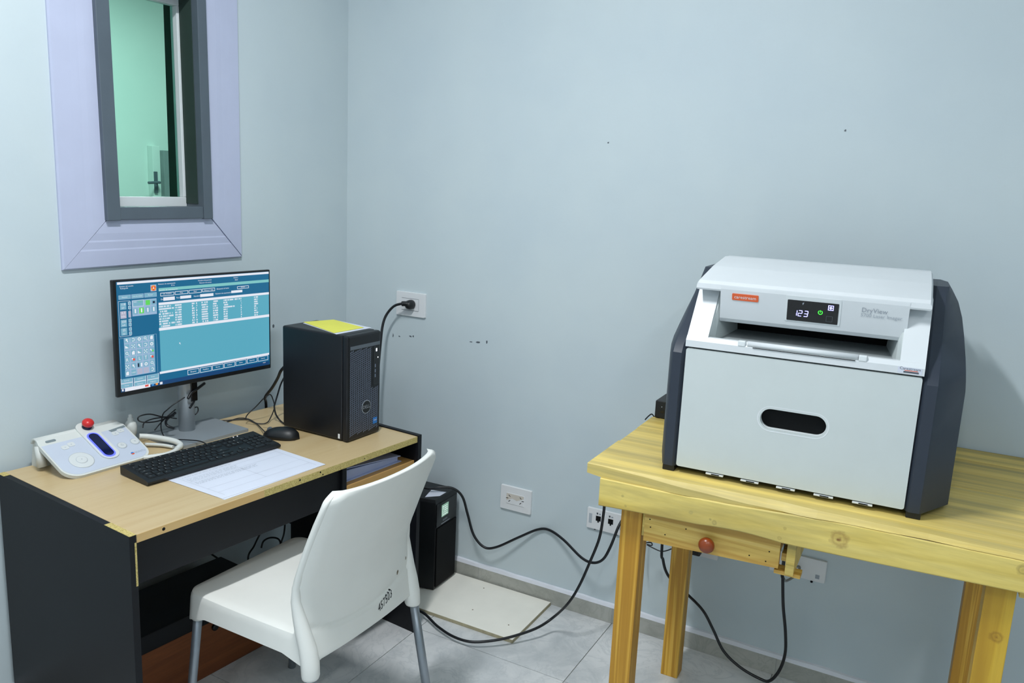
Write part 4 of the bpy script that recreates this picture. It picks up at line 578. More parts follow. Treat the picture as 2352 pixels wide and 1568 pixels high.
scr = B(-0.001, scr_y0, scr_z0, 0.0006, scr_y1, scr_z1).build('screen', 'scr_d', mon)
def sx(y, z, h): return (0.0006 + h, y * 1e-4 - 0.598, z * 1e-4 - DH)
byc = {}
for (l, c_, y0, z0, y1, z1) in SCR_RECTS:
    y0 = max(y0, 3182); y1 = min(y1, 8838); z0 = max(z0, 9522); z1 = min(z1, 12928)
    if y1 <= y0 or z1 <= z0: continue
    h = l * 0.00006
    byc.setdefault(c_, MB()).add([sx(y0, z0, h), sx(y1, z0, h), sx(y1, z1, h), sx(y0, z1, h)], [(0, 1, 2, 3)])
def sdisc(y, z, r, c_, l, n=12, a0=0.0, a1=2 * math.pi):
    pts = [sx(y, z, l * .00006)] + [sx(y + r * math.cos(a0 + (a1 - a0) * k / n), z + r * math.sin(a0 + (a1 - a0) * k / n), l * .00006) for k in range(n + 1)]
    byc.setdefault(c_, MB()).add(pts, [(0, k + 1, k + 2) for k in range(n)])
def spoly(pts, c_, l): byc.setdefault(c_, MB()).add([sx(y, z, l * .00006) for y, z in pts], [tuple(range(len(pts)))])
sdisc(4381, 12664, 90, 'o', 5)
for a in (30, 150, 270):
    sdisc(4381, 12664, 80, 'q', 6, 5, math.radians(a - 28), math.radians(a + 28))
sdisc(4381, 12664, 22, 'w', 7)
# tool icons in the grid of buttons
def arrow(y, z, s, ang, l=8):
    ca, sa = math.cos(ang), math.sin(ang)
    spoly([(y + s * (px * ca - pz * sa), z + s * (px * sa + pz * ca)) for px, pz in ((-.2, -.8), (.2, -.8), (.2, .1), (.6, .1), (0, .9), (-.6, .1), (-.2, .1))], 'w', l)
for i in range(6):
    for j in range(5):
        y, z = SCR_CELLS[i][j]
        if (i, j) in ((3, 0), (3, 2), (3, 3), (5, 1), (5, 2), (5, 3)): continue
        k = (i * 5 + j) % 7
        if (i, j) == (4, 2):
            spoly([(y - 70, z - 60), (y - 20, z - 60), (y - 20, z + 60), (y - 70, z + 60)], 'n', 8); spoly([(y + 30, z - 60), (y + 80, z - 60), (y + 80, z + 60), (y + 30, z + 60)], 'w', 8)
        elif (i, j) in ((3, 1), (3, 4)): sdisc(y + 15, z - 5, 42, 'q', 9); arrow(y - 25, z + 10, 60, 0.6)
        elif (i, j) == (2, 4): arrow(y - 25, z + 10, 60, 0.6); sdisc(y + 30, z - 20, 32, 'g', 9)
        elif k == 0: arrow(y, z, 75, 0.5)
        elif k == 1:
            for q in range(8): sdisc(y + 45 * math.cos(q * .62 - 2.2), z + 45 * math.sin(q * .62 - 2.2), 14, 'w', 8, 6)
        elif k == 2: sdisc(y, z, 55, 'w', 8); sdisc(y, z, 24, 't', 9)
        elif k == 3: sdisc(y - 8, z + 12, 45, 'w', 8); sdisc(y - 8, z + 12, 28, 't', 9); spoly([(y + 22, z - 15), (y + 70, z - 62), (y + 58, z - 70), (y + 12, z - 25)], 'w', 8)
        elif k == 4: spoly([(y - 45, z - 55), (y + 45, z - 55), (y + 45, z + 45), (y + 10, z + 65), (y - 45, z + 30)], 'w', 8)
        elif k == 5: spoly([(y - 60, z - 40), (y + 60, z - 40), (y - 60, z + 50)], 'w', 8)
        else:
            for (a, b_) in ((-40, -40), (40, 40), (-40, 40), (40, -40), (0, 0)): sdisc(y + a, z + b_, 20, 'w', 8, 6)
arrow(5232, 10787, 45, 0.5, 4)
for c_, mb in byc.items(): mb.build('screen_graphics', 'scr_' + c_, scr, kind='stuff')
tcol = {}
for (s_, y, z, h, c_, l) in SCR_TEXT:
    t_ = text_mb(s_, lambda a, b_, d, l=l: sx(a, b_, l * .00006), y, z, h * 1.25)
    tcol.setdefault(c_, []).append(t_)
for c_, lst in tcol.items(): join(lst).build('screen_text', 'scr_' + c_, scr, kind='stuff')
MB().cyl((-.01, 0.246, Z0 - .0006), (-.01, 0.246, Z0 + .001), .003, n=8).build('power_light', 'led_white', bz)
# stand
cx_ = -0.052
MB().cyl((cx_, -0.024, 0.010), (cx_, -0.024, 0.40), 0.0265, n=28).build('stand_column', 'silver', mon)
sb = MB()
sb.prism([(p[0], p[1], 0.0) for p in rrect(-0.010, -0.018, 0.205, 0.272, 0.004)], (0, 0, 0.010))
sb.build('stand_base', 'silver_base', mon)
B(-0.085, -0.075, 0.27, -0.045, 0.045, 0.42, .004).build('stand_bracket', 'black', mon)
B(cx_ + 0.014, -0.024, 0.112, cx_ + 0.029, 0.002, 0.20, .003).build('cable_slot', 'black_gloss', mon, 'black cable opening in the stand column')

# ================================================================== COMPUTER TOWER
tw = thing('computer_tower', 'black computer tower with slotted front standing on the desk', 'computer', (0.2872, -0.6747, DH), -0.0232)
TD, TWD, TT = 0.3008, 0.169, 0.367
B(0, 0, 0.004, TD - .024, TWD, TT, .006).build('case', 'tower_black', tw)
fp = B(TD - .026, 0, 0.002, TD, TWD, TT, .007).build('front_bezel', 'tower_black', tw)
for (a, b_) in ((.03, .02), (.03, .15), (.26, .02), (.26, .15)): MB().cyl((a, b_, 0), (a, b_, .006), .009).build('foot', 'black_matte', tw)
B(TD - .001, 0.011, 0.318, TD + .0012, TWD - 0.008, 0.330).build('grey_strip', 'grey_strip', fp)
B(TD - .001, 0.128, 0.178, TD + .001, TWD - 0.009, 0.316, .0004).build('port_panel', 'black_gloss', fp)
gr = MB()
pit_y, pit_z = 0.0098, 0.0072
k = 0
for i in range(16):
    for j in range(46):
        y = 0.014 + i * pit_y; z = 0.022 + j * pit_z + (i % 2) * pit_z * .5 * 0 + i * 0.0022
        z = 0.022 + ((z - 0.022) % (46 * pit_z))
        if y > 0.158 or z > 0.314: continue
        if y > 0.118 and z > 0.170: continue
        a = (0.0035, 0.0028); t_ = 0.0011
        gr.add([(TD + .0007, y - a[0], z - a[1] - t_), (TD + .0007, y + a[0], z + a[1] - t_), (TD + .0007, y + a[0], z + a[1] + t_), (TD + .0007, y - a[0], z - a[1] + t_),
                (TD - .0008, y - a[0], z - a[1] - t_), (TD - .0008, y + a[0], z + a[1] - t_), (TD - .0008, y + a[0], z + a[1] + t_), (TD - .0008, y - a[0], z - a[1] + t_)],
               [(0, 1, 2, 3), (0, 4, 5, 1), (1, 5, 6, 2), (2, 6, 7, 3), (3, 7, 4, 0)])
gr.build('grille_bars', 'grille', fp, kind='stuff')
B(TD, 0.141, 0.296, TD + .0016, 0.147, 0.307, .0006).build('power_button', 'led_white', fp)
B(TD, 0.150, 0.272, TD + .0014, 0.1535, 0.276).build('drive_light', 'led_white', fp)
for z in (0.205, 0.222, 0.240): B(TD, 0.136, z, TD + .0014, 0.141, z + .012).build('usb_port', 'grille', fp)
lg = MB(); cyl_, czl = 0.094, 0.108
n = 32
ro, ri = 0.0235, 0.0215
lg.loft([[(TD + .0012, cyl_ + r_ * math.cos(2 * math.pi * q / n), czl + r_ * math.sin(2 * math.pi * q / n)) for q in range(n)] for r_ in (ro, ri)], False)
lg.loft([[(TD + x_, cyl_ + ro * math.cos(2 * math.pi * q / n), czl + ro * math.sin(2 * math.pi * q / n)) for q in range(n)] for x_ in (0, .0012)], False)
lgo = lg.build('logo_ring', 'letter_grey', fp)
MB().lathe((TD + .0002, cyl_, czl), (1, 0, 0), [(0, ro), (.0006, ro)], 24).build('logo_plate', 'black', fp)
text_mb('DELL', lambda a, b_, d: (TD + .0013, a, b_), cyl_, czl, 0.017, xs=1.0).build('lettering', 'letter_grey', fp)
bb = B(TD, 0.130, 0.038, TD + .0012, 0.152, 0.060, .0004).build('badge', 'badge_blue', fp, 'small blue processor badge')
text_mb('intel', lambda a, b_, d: (TD + .0014, a, b_), 0.141, 0.051, 0.009).build('lettering', 'white_plastic', bb)
B(TD - .042, -.0006, 0.010, TD - .034, 0.0004, 0.026).build('sticker', 'white_plastic', tw)
B(-.002, 0.02, 0.05, 0.001, 0.15, 0.33).build('rear_panel', 'frame_grey', tw)

# papers lying on the tower
def sheet(name, label, cat, pts, z, mat, h=0.0006):
    cx = sum(p[0] for p in pts) / 4; cy = sum(p[1] for p in pts) / 4
    o = MB().prism([(p[0] - cx, p[1] - cy, 0) for p in pts], (0, 0, h)).build(name, mat)
    o.location = (cx, cy, z); return tag(o, label, cat)
zt = DH + TT
sheet('paper_sheet', 'white paper slip under the yellow sheet on the tower', 'paper', [dpt(*p)[:2] for p in ((0.252, 0.908), (0.487, 0.843), (0.478, 1.018), (0.30, 1.035))], zt + .0003, 'paper', .0012)
sheet('paper_sheet', 'yellow paper sheet on top of the computer tower', 'paper', [dpt(*p)[:2] for p in ((0.244, 0.917), (0.470, 0.848), (0.462, 0.995), (0.275, 1.033))], zt + .002, 'paper_yellow', .0012)

# ================================================================== KEYBOARD
KA = DA + math.radians(0.0)
# keyboard corner measurements: x (depth) 0.255 .. 0.40, y 0.21 .. 0.672
KB = thing('keyboard', 'black full-size keyboard on the desk in front of the monitor', 'keyboard', dpt(0.262, 0.212, DH), DA - 0.02)
KL, KD = 0.460, 0.142
kbm = MB()
kbm.loft([[(0.0, 0, 0.006), (0.0, 0, 0.028), (0.012, 0, 0.027), (KD - .012, 0, 0.016), (KD, 0, 0.012), (KD, 0, 0.006), (KD - .004, 0, 0.003), (0.004, 0, 0.003)],
          [(0.0, KL, 0.006), (0.0, KL, 0.028), (0.012, KL, 0.027), (KD - .012, KL, 0.016), (KD, KL, 0.012), (KD, KL, 0.006), (KD - .004, KL, 0.003), (0.004, KL, 0.003)]])
kbm.build('body', 'black', KB)
for (a, b_) in ((.012, .03), (.012, KL - .03), (KD - .015, .03), (KD - .015, KL - .03)): B(a - .006, b_ - .012, 0, a + .006, b_ + .012, 0.004).build('foot', 'black_matte', KB)
def ktop(x): return 0.0275 - (x - 0.008) * (0.0115 / 0.118)
U_ = 0.0196; kmesh = {}
def key(x, y, w, d, legend=''):
    kk = (round(w, 4), round(d, 4))
    if kk not in kmesh:
        mb = MB(); hw, hd = w / 2 - .0011, d / 2 - .0011; t_ = .0022
        mb.loft([[(-hd, -hw, 0), (hd, -hw, 0), (hd, hw, 0), (-hd, hw, 0)], [(-hd + t_ * .6, -hw + t_ * .6, .0045), (hd - t_, -hw + t_, .0045), (hd - t_, hw - t_, .0045), (-hd + t_ * .6, hw - t_ * .6, .0045)]])
        me = mb.mesh('key'); me.materials.append(M['black']); kmesh[kk] = me
    o = bpy.data.objects.new('key', kmesh[kk]); COL.objects.link(o); o.parent = KB
    o.location = (x, y, ktop(x) - .001); o.rotation_euler = (0, math.atan(0.0115 / 0.118), 0)
    if legend:
        legs.append(text_mb(legend, lambda a, b_, dd: (x - b_, y + a, ktop(x - b_) - .001 + .0048), -w * .28 if len(legend) < 3 else -w * .1, .0018, .0048 if len(legend) < 3 else .0032))
legs = []
y00 = 0.0135
rows = [
    [('Esc', 1), ('', -1), ('F1', 1), ('F2', 1), ('F3', 1), ('F4', 1), ('', -.5), ('F5', 1), ('F6', 1), ('F7', 1), ('F8', 1), ('', -.5), ('F9', 1), ('F10', 1), ('F11', 1), ('F12', 1), ('', -.25), ('Prt', 1), ('Scr', 1), ('Pau', 1)],
    [(c, 1) for c in '|1234567890'] + [("'", 1), ('¿', 1), ('Back', 2), ('', -.25), ('Ins', 1), ('Hom', 1), ('Pg', 1), ('', -.25), ('Num', 1), ('/', 1), ('*', 1), ('-', 1)],
    [('Tab', 1.5)] + [(c, 1) for c in 'QWERTYUIOP'] + [('´', 1), ('+', 1), ('', -1.5), ('', -.25), ('Del', 1), ('End', 1), ('Pg', 1), ('', -.25), ('7', 1), ('8', 1), ('9', 1), ('+', 1)],
    [('Caps', 1.75)] + [(c, 1) for c in 'ASDFGHJKLÑ'] + [('{', 1), ('Enter', 2.25), ('', -.25), ('', -3), ('', -.25), ('4', 1), ('5', 1), ('6', 1)],
    [('Shift', 1.25), ('<', 1)] + [(c, 1) for c in 'ZXCVBNM,.-'] + [('Shift', 2.75), ('', -.25), ('', -1), ('↑', 1), ('', -1), ('', -.25), ('1', 1), ('2', 1), ('3', 1), ('Ent', 1)],
    [('Ctrl', 1.25), ('Win', 1.25), ('Alt', 1.25), (' ', 6.25), ('Alt', 1.25), ('Fn', 1.25), ('Mn', 1.25), ('Ctrl', 1.25), ('', -.25), ('←', 1), ('↓', 1), ('→', 1), ('', -.25), ('0', 2), ('.', 1)]]
kx = [0.0165, 0.041, 0.0605, 0.080, 0.0995, 0.119]
for r_, row in enumerate(rows):
    y = y00
    for s_, w_ in row:
        if w_ < 0: y += -w_ * U_; continue
        key(kx[r_], y + w_ * U_ / 2, w_ * U_, U_ * (0.86 if r_ == 0 else 1), s_.strip())
        y += w_ * U_
join(legs).build('key_legends', 'console_white', KB)
for q in (0.376, 0.391): B(0.006, q, 0.0275, 0.009, q + .0025, 0.0283).build('indicator_light', 'led_white', KB)

# ================================================================== MOUSE
ms = thing('mouse', 'black computer mouse beside the keyboard', 'mouse', dpt(0.325, 0.745, DH), DA + 0.45)
mm = MB(); loops = []
NL = 15
for i in range(NL):
    t = i / (NL - 1); x = -0.066 + 0.132 * t
    w_ = 0.036 * max(1e-3, (1 - abs(2 * t - 1) ** 2.6)) ** 0.5 * (0.94 + .08 * t)
    h = 0.042 * max(1e-3, (1 - abs(2 * t - 1) ** 2.4)) ** 0.5 * (0.72 + 0.33 * t)
    loops.append([(x, w_ * math.cos(a), max(0.0, h * math.sin(a) ** 0.9)) if math.sin(a) > 1e-6 else (x, w_ * math.cos(a), 0.0) for a in [math.pi * k / 12 for k in range(13)]])
mm.loft(loops, True, True)
mm.build('body', 'black', ms)
MB().cyl((-0.040, -0.0035, 0.024), (-0.040, 0.0035, 0.024), 0.0095, n=14).build('wheel', 'grey_strip', ms)
B(-0.066, -0.0005, 0.030, -0.02, 0.0005, 0.0305).build('button_gap', 'black_matte', ms)

# ================================================================== PAPER FORMS
def form(label, pts, z, seed):
    cx = sum(p[0] for p in pts) / 4; cy = sum(p[1] for p in pts) / 4
    t = thing('paper_sheet', label, 'paper', dpt(cx, cy, z), DA)
    P_ = [Vector((p[0] - cx, p[1] - cy, 0)) for p in pts]
    MB().prism(P_, (0, 0, 0.0005)).build('sheet', 'paper', t)
    if seed is None: return
    rnd = random.Random(seed); pr = MB()
    def at(a, b_): return P_[0].lerp(P_[3], a).lerp(P_[1].lerp(P_[2], a), b_)   # a along length, b across
    def strip(a0, a1, b0, b1):
        pr.add([at(a, b_) + Vector((0, 0, .0007)) for a, b_ in ((a0, b0), (a0, b1), (a1, b1), (a1, b0))], [(0, 1, 2, 3)])
    for a in (0.06, 0.94): strip(a, a + .003, .04, .92)
    for b_ in (.16, .30, .62, .80): strip(.06, .94, b_, b_ + .004)
    strip(.5, .503, .30, .8)
    for b_ in (.10, .19, .225, .26, .34, .37, .40):
        a = .08
        while a < (.62 if b_ > .3 else .5):
            w_ = rnd.uniform(.006, .03); strip(a, a + w_, b_, b_ + .014); a += w_ + rnd.uniform(.004, .012)
    pr.build('printed_form', 'print', t)
form('white paper sheet peeking out beneath the printed form', ((0.405, 0.28), (0.640, 0.285), (0.636, 0.62), (0.405, 0.63)), DH + .0003, None)
form('printed white form on the desk in front of the keyboard', ((0.395, 0.272), (0.630, 0.285), (0.637, 0.655), (0.392, 0.658)), DH + .0010, 3)

# ================================================================== X-RAY CONTROL CONSOLE
con = thing('control_console', 'white wedge-shaped x-ray control console with blue display on the desk', 'console', dpt(0.045, 0.083, DH), DA + 0.055)
CW, CDp, CHt = 0.268, 0.165, 0.078
CS = math.hypot(CDp, CHt)                     # slope length
ex = Vector((CDp, 0, -CHt)) / CS; en = Vector((CHt, 0, CDp)) / CS
def cp(a, b_, h=0.0):                          # a: 0..1 across, b: 0..1 from top to front, h: above the face
    return Vector((0, a * CW, 0.0 + CHt + .008)) + ex * (b_ * CS) + en * h
def plate(outline, h0, h1): return MB().prism([cp(a, b_, h0) for a, b_ in outline], en * (h1 - h0))
def n_rr(ca, cb, wa, hb, rm):                  # rounded rect in metres on the face, returned in (a, b)
    return [(x / CW, y / CS) for x, y in rrect(ca * CW, cb * CS, wa, hb, rm)]
# shell: plate with big front corners plus rolled top edge
out = []
for (cx, cy, a0, r_) in ((CW - .04, CS - .04, 0, .04), (.045, CS - .045, 90, .045)):
    for k in range(8):
        an = math.radians(a0 + 90 * k / 7); out.append(((cx + r_ * math.cos(an)) / CW, (cy + r_ * math.sin(an)) / CS))
out += [(0, .12), (0.02, 0.0), (.96, 0.0), (1, .10)]
plate(out, -0.011, 0.0).build('shell', 'console_white', con)
ins = []
for (a, b_) in out: ins.append((.5 + (a - .5) * .965, .56 + (b_ - .56) * .92 if b_ > .3 else max(b_, .16)))
plate(ins, 0.0, 0.0006).build('keypad_overlay', 'console_grey', con)
rl = MB(); loops = []
for k in range(9):
    an = math.radians(25 + 150 * k / 8)
    loops.append([( -0.012 + 0.020 * math.cos(an), y, CHt - .008 + 0.020 * math.sin(an)) for y in (0.006, CW - .010)] + [(-0.012 + 0.013 * math.cos(an), y, CHt - .008 + 0.013 * math.sin(an)) for y in (CW - .010, 0.006)])
rl.loft(loops, True, True); rl.build('rolled_edge', 'console_white', con)
for y in (0.012, CW - .045):
    MB().loft([[(-.045, y, 0), (-.005, y, 0), (-.005, y + .035, 0), (-.045, y + .035, 0)], [(-.03, y, CHt), (-.005, y, CHt), (-.005, y + .035, CHt), (-.03, y + .035, CHt)]]).build('foot', 'console_white', con)
MB().cyl((0.022, 0.006, 0.012), (0.010, 0.006, CHt - .006), .013, .011).build('support', 'console_white', con)
# raised middle tongue with emergency stop and display
plate(n_rr(.575, .34, .056, CS * .98, .026), 0.0, 0.004).build('raised_tongue', 'console_white', con)
plate(n_rr(.568, .47, .038, .118, .018), 0.004, 0.0055).build('glow_ring', 'blue_glow', con)
plate(n_rr(.568, .47, .029, .108, .0140), 0.0055, 0.0066).build('display', 'navy_glass', con)
es = thing  # (kept local: the stop button belongs to the console)
MB().lathe(cp(.59, -.01, .003), en, [(0, .014), (.006, .014), (.007, .010), (.012, .010)], 18).build('button_collar', 'navy_glass', con)
MB().lathe(cp(.59, -.01, .014), en, [(0, .008), (.002, .0165), (.010, .017), (.016, .013), (.019, .006)], 18).build('stop_button', 'red', con, 'red emergency stop button')
plate(n_rr(.145, .085, .030, .009, .0042), 0.0, 0.0012).build('grey_window', 'grey_window', con)
plate([(.78, .17), (.99, .13), (.99, .18), (.80, .23)], 0.0006, 0.001).build('status_window', 'grey_window', con)
def button(a, b_, r_, ring=True):
    if ring: MB().lathe(cp(a, b_, .0006), en, [(0, r_ * 1.18), (.0006, r_ * 1.18)], 24).build('button_ring', 'btn_ring', con)
    return MB().lathe(cp(a, b_, .0006), en, [(0, r_), (.0016, r_), (.0022, r_ * .9)], 24).build('button', 'console_btn', con)
def icon(obj, s_, a, b_, h, hh): 
    text_mb(s_, lambda x, y, d: cp(a, b_, hh) + Vector((0, x, 0)) - ex * y, 0, 0, h).build('button_icon', 'letter_grey', obj)
for (a, b_) in ((.22, .31), (.30, .275), (.82, .275), (.90, .24)):
    o = plate(n_rr(a, b_, .0205, .017, .006), 0.0006, 0.0018).build('button', 'console_btn', con)
    icon(o, 'o', a, b_, .008, .0022)
q1 = button(.772, .594, .0125); q2 = button(.938, .58, .0125)
icon(q1, 'O', .772, .594, .011, .0030); icon(q1, 'I', .772, .56, .006, .0031); icon(q2, 'II', .938, .58, .010, .0030)
MB().lathe(cp(.264, .676, .0006), en, [(0, .0345), (.0006, .0345)], 32).build('dial_ring', 'btn_ring', con)
MB().lathe(cp(.264, .676, .0006), en, [(0, .0335), (.0012, .0335), (.0016, .031)], 32).build('dial', 'console_btn', con)
MB().lathe(cp(.264, .676, .0006), en, [(0, .0160), (.0022, .0160)], 24).build('dial_ring', 'btn_ring', con)
q3 = MB().lathe(cp(.264, .676, .0006), en, [(0, .0150), (.003, .0150), (.0036, .0135)], 24).build('button', 'console_btn', con)
icon(q3, '+', .264, .676, .010, .0046)
lgm = MB()
for k, c_ in enumerate(('blue_glow', 'orange')):
    pts = [cp(.80, .835, .0008) + Vector((0, .0055 * math.cos(a), 0)) - ex * (.0055 * math.sin(a)) for a in [math.pi * k + math.pi * q / 8 for q in range(9)]]
    MB().prism(pts, en * .0003).build('logo', 'badge_blue' if k == 0 else 'orange', con)
text_mb('SONTU', lambda x, y, d: cp(.895, .835, .001) + Vector((0, x, 0)) - ex * y, 0, 0, .0105).build('lettering', 'letter_grey', con)

# hand switch: white bottle-shaped trigger, handle arms and ribbed cord
hs = thing('hand_switch', 'white exposure hand switch with bent ribbed cord behind the console', 'switch', dpt(0.0, 0.0, DH), DA)
MB().lathe((0.030, 0.385, 0.0), (0, 0, 1), [(0, .012), (.030, .013), (.036, .017), (.060, .019), (.074, .015), (.080, .009), (.088, .009), (.089, .006), (.098, .006), (.100, .003)], 18).build('trigger', 'console_white', hs)
MB().tube([(0.075, 0.385, 0.036), (0.090, 0.410, 0.032), (0.135, 0.440, 0.026), (0.170, 0.452, 0.022), (0.200, 0.448, 0.018), (0.214, 0.425, 0.014)], .0090, 10).build('handle', 'console_white', hs)
MB().tube([(0.090, 0.395, 0.010), (0.130, 0.425, 0.009), (0.172, 0.440, 0.008)], .0055, 8).build('holder_arm', 'console_white', hs)
MB().tube([(0.212, 0.43, 0.014), (0.222, 0.41, 0.012), (0.222, 0.38, 0.009), (0.205, 0.34, 0.008), (0.195, 0.325, 0.008)], .0075, 10, 10, .06).build('cord', 'console_white', hs)

# ================================================================== CHAIR
CHX, CHY = 0.77, -1.083
ch = thing('chair', 'white plastic stacking chair with grey metal legs facing the desk', 'chair', (CHX, CHY, 0))
def interp(tab, t):
    for (a, x), (b_, y) in zip(tab[:-1], tab[1:]):
        if t <= b_:
            f = (t - a) / (b_ - a); f = max(0.0, min(1.0, f)); return x + (y - x) * f
    return tab[-1][1]
def smooth_tab(tab, t):           # Catmull-Rom through a table
    n = len(tab)
    for i in range(n - 1):
        if t <= tab[i + 1][0] or i == n - 2:
            p0 = tab[max(i - 1, 0)][1]; p1 = tab[i][1]; p2 = tab[i + 1][1]; p3 = tab[min(i + 2, n - 1)][1]
            f = max(0, min(1, (t - tab[i][0]) / (tab[i + 1][0] - tab[i][0])))
            return 0.5 * (2 * p1 + (p2 - p0) * f + (2 * p0 - 5 * p1 + 4 * p2 - p3) * f * f + (-p0 + 3 * p1 - 3 * p2 + p3) * f ** 3)
# seat: rounded square with a rolled, arched skirt
SX0, SX1, SY = -0.234, 0.222, 0.221
def seat_loop(inset, zf, r=0.04, n=6, sub=8):
    pts = []
    cx, w_, h_ = (SX0 + SX1) / 2, (SX1 - SX0) - 2 * inset, 2 * SY - 2 * inset
    base = rrect(cx, 0, w_, h_, max(r - inset * .6, .012), n)
    out = []
    for i, p in enumerate(base):            # subdivide long edges
        q = base[(i + 1) % len(base)]
        d_ = math.hypot(q[0] - p[0], q[1] - p[1]); k = sub if d_ > 0.1 else 1
        for s_ in range(k): out.append((p[0] + (q[0] - p[0]) * s_ / k, p[1] + (q[1] - p[1]) * s_ / k))
    return [(x, y, zf(x, y)) for x, y in out]
def skirt_z(x, y):
    u, v = abs(x + .006) / 0.228, abs(y) / SY
    cornerness = min(u, v)
    f = max(0.0, (cornerness - 0.62) / 0.38)
    return 0.420 - 0.028 * min(1, f) ** 1.5
zt_ = lambda x, y: 0.485 - 0.004 * (1 - (x / .222) ** 2)
sm_ = MB()
loops = [seat_loop(0.14, lambda x, y: zt_(x, y) - .006), seat_loop(0.08, lambda x, y: zt_(x, y) - .004), seat_loop(0.030, lambda x, y: zt_(x, y)), seat_loop(0.010, lambda x, y: zt_(x, y) - .001),
         seat_loop(0.003, lambda x, y: zt_(x, y) - .0045), seat_loop(0.0, lambda x, y: zt_(x, y) - .012), seat_loop(-0.002, lambda x, y: zt_(x, y) - .024), seat_loop(-0.006, skirt_z),
         seat_loop(0.0, skirt_z), seat_loop(0.005, lambda x, y: zt_(x, y) - .026), seat_loop(0.04, lambda x, y: zt_(x, y) - .012), seat_loop(0.14, lambda x, y: zt_(x, y) - .014)]
sm_.loft(loops, True, True)
sm_.build('seat', 'chair_white', ch).data.set_sharp_from_angle(angle=math.radians(38))
# backrest: S-curved panel wrapping forward at the sides
XE = [(0.40, 0.232), (0.44, 0.225), (0.50, 0.212), (0.60, 0.202), (0.69, 0.230), (0.78, 0.265), (0.885, 0.305)]
HWd = [(0.40, .232), (0.50, .232), (0.60, .234), (0.69, .236), (0.78, .234), (0.885, .228)]
BUL = [(0.40, .014), (0.45, .016), (0.50, .020), (0.56, .028), (0.7, .034), (0.885, .036)]
zs = [0.415, 0.43] + [0.440 + .005 * k_ for k_ in range(17)] + [0.53, 0.56, 0.60, 0.64, 0.68, 0.72, 0.76, 0.80, 0.83, 0.85, 0.858, 0.865, 0.871, 0.876, 0.880, 0.884]
ns = 24
def back_pt(z, s_, off):
    xe = smooth_tab(XE, z); hw = smooth_tab(HWd, z); bu = interp(BUL, z)
    if z > 0.85: hw -= 0.030 * ((z - 0.85) / 0.034) ** 2.4
    x = xe + bu * (1 - abs(s_) ** 2.2)
    zc = 0.472 + 0.036 * s_ * s_            # curved crease above the lower band
    x -= 0.009 * math.exp(-max(0.0, z - zc) / 0.020) * (1.0 if z >= zc else max(0.0, 1 - (zc - z) / .006)) * (1 - abs(s_) ** 6)
    # rolled side edges
    x += -0.010 * max(0, (abs(s_) - .9) / .1) ** 2
    return (x + off, hw * s_, z)
bk = MB(); vs = []; fs = []
nz = len(zs)
for off in (0.0, -0.008):
    for z in zs:
        for i in range(ns + 1):
            s_ = -1 + 2 * i / ns; ef = max(0, (abs(s_) - .82) / .18) ** 2 + max(0, (z - .85) / .034) ** 2; vs.append(back_pt(z, s_, off * (1 + 1.0 * min(1.2, ef))))
def vid(o_, k, i): return o_ * nz * (ns + 1) + k * (ns + 1) + i
for k in range(nz - 1):
    for i in range(ns):
        fs.append((vid(0, k, i), vid(0, k, i + 1), vid(0, k + 1, i + 1), vid(0, k + 1, i)))
        fs.append((vid(1, k, i), vid(1, k + 1, i), vid(1, k + 1, i + 1), vid(1, k, i + 1)))
for k in range(nz - 1):
    fs.append((vid(0, k, 0), vid(0, k + 1, 0), vid(1, k + 1, 0), vid(1, k, 0))); fs.append((vid(0, k, ns), vid(1, k, ns), vid(1, k + 1, ns), vid(0, k + 1, ns)))
for i in range(ns):
    fs.append((vid(0, 0, i), vid(1, 0, i), vid(1, 0, i + 1), vid(0, 0, i + 1))); fs.append((vid(0, nz - 1, i), vid(0, nz - 1, i + 1), vid(1, nz - 1, i + 1), vid(1, nz - 1, i)))
bk.add(vs, fs, True)
bko = bk.build('backrest', 'chair_white', ch)
bv = bko.modifiers.new('soft_edges', 'BEVEL'); bv.width = 0.003; bv.segments = 2; bv.limit_method = 'ANGLE'; bv.angle_limit = math.radians(50)
# sleeves at the rear corners that swallow the back legs
for s_ in (-1, 1):
    zz = [0.378, 0.385, 0.42, 0.46, 0.50, 0.54, 0.58, 0.62, 0.66, 0.70, 0.74, 0.78, 0.82, 0.85, 0.866, 0.875, 0.881]
    rr = [0.0215, 0.0235, 0.0240, 0.0230, 0.0205, 0.0170, 0.0130, 0.0100, 0.0085, 0.0080, 0.0080, 0.0080, 0.0080, 0.0078, 0.0070, 0.0060, 0.0040]
    loops = []
    for z, r_ in zip(zz, rr):
        f_ = min(1, max(0, (z - .46) / .14)); ep = back_pt(max(z, .415), s_, 0); cx = (smooth_tab(XE, max(z, .40)) - .004) * (1 - f_) + (ep[0] - .004) * f_; cy = ep[1] - s_ * r_ * (.55 - .25 * f_)
        loops.append([(cx + r_ * math.cos(a), cy + r_ * math.sin(a), z) for a in [2 * math.pi * k / 16 for k in range(16)]])
    MB().loft(loops, True, True).build('leg_sleeve', 'chair_white', ch)
    MB().cyl((0.229, s_ * 0.222, 0.39), (0.292, s_ * 0.243, 0.0), 0.0135, n=18).build('leg', 'leg_metal', ch)
    MB().cyl((-0.206, s_ * 0.194, 0.46), (-0.256, s_ * 0.212, 0.0), 0.0125, n=18).build('leg', 'leg_metal', ch)
    sl = MB(); sl.loft([[(-0.211 + r_ * math.cos(a), s_ * 0.1955 + r_ * math.sin(a), z) for a in [2 * math.pi * k / 16 for k in range(16)]] for z, r_ in ((.392, .0180), (.45, .0190))], True, True)
    sl.build('front_sleeve', 'chair_white', ch)
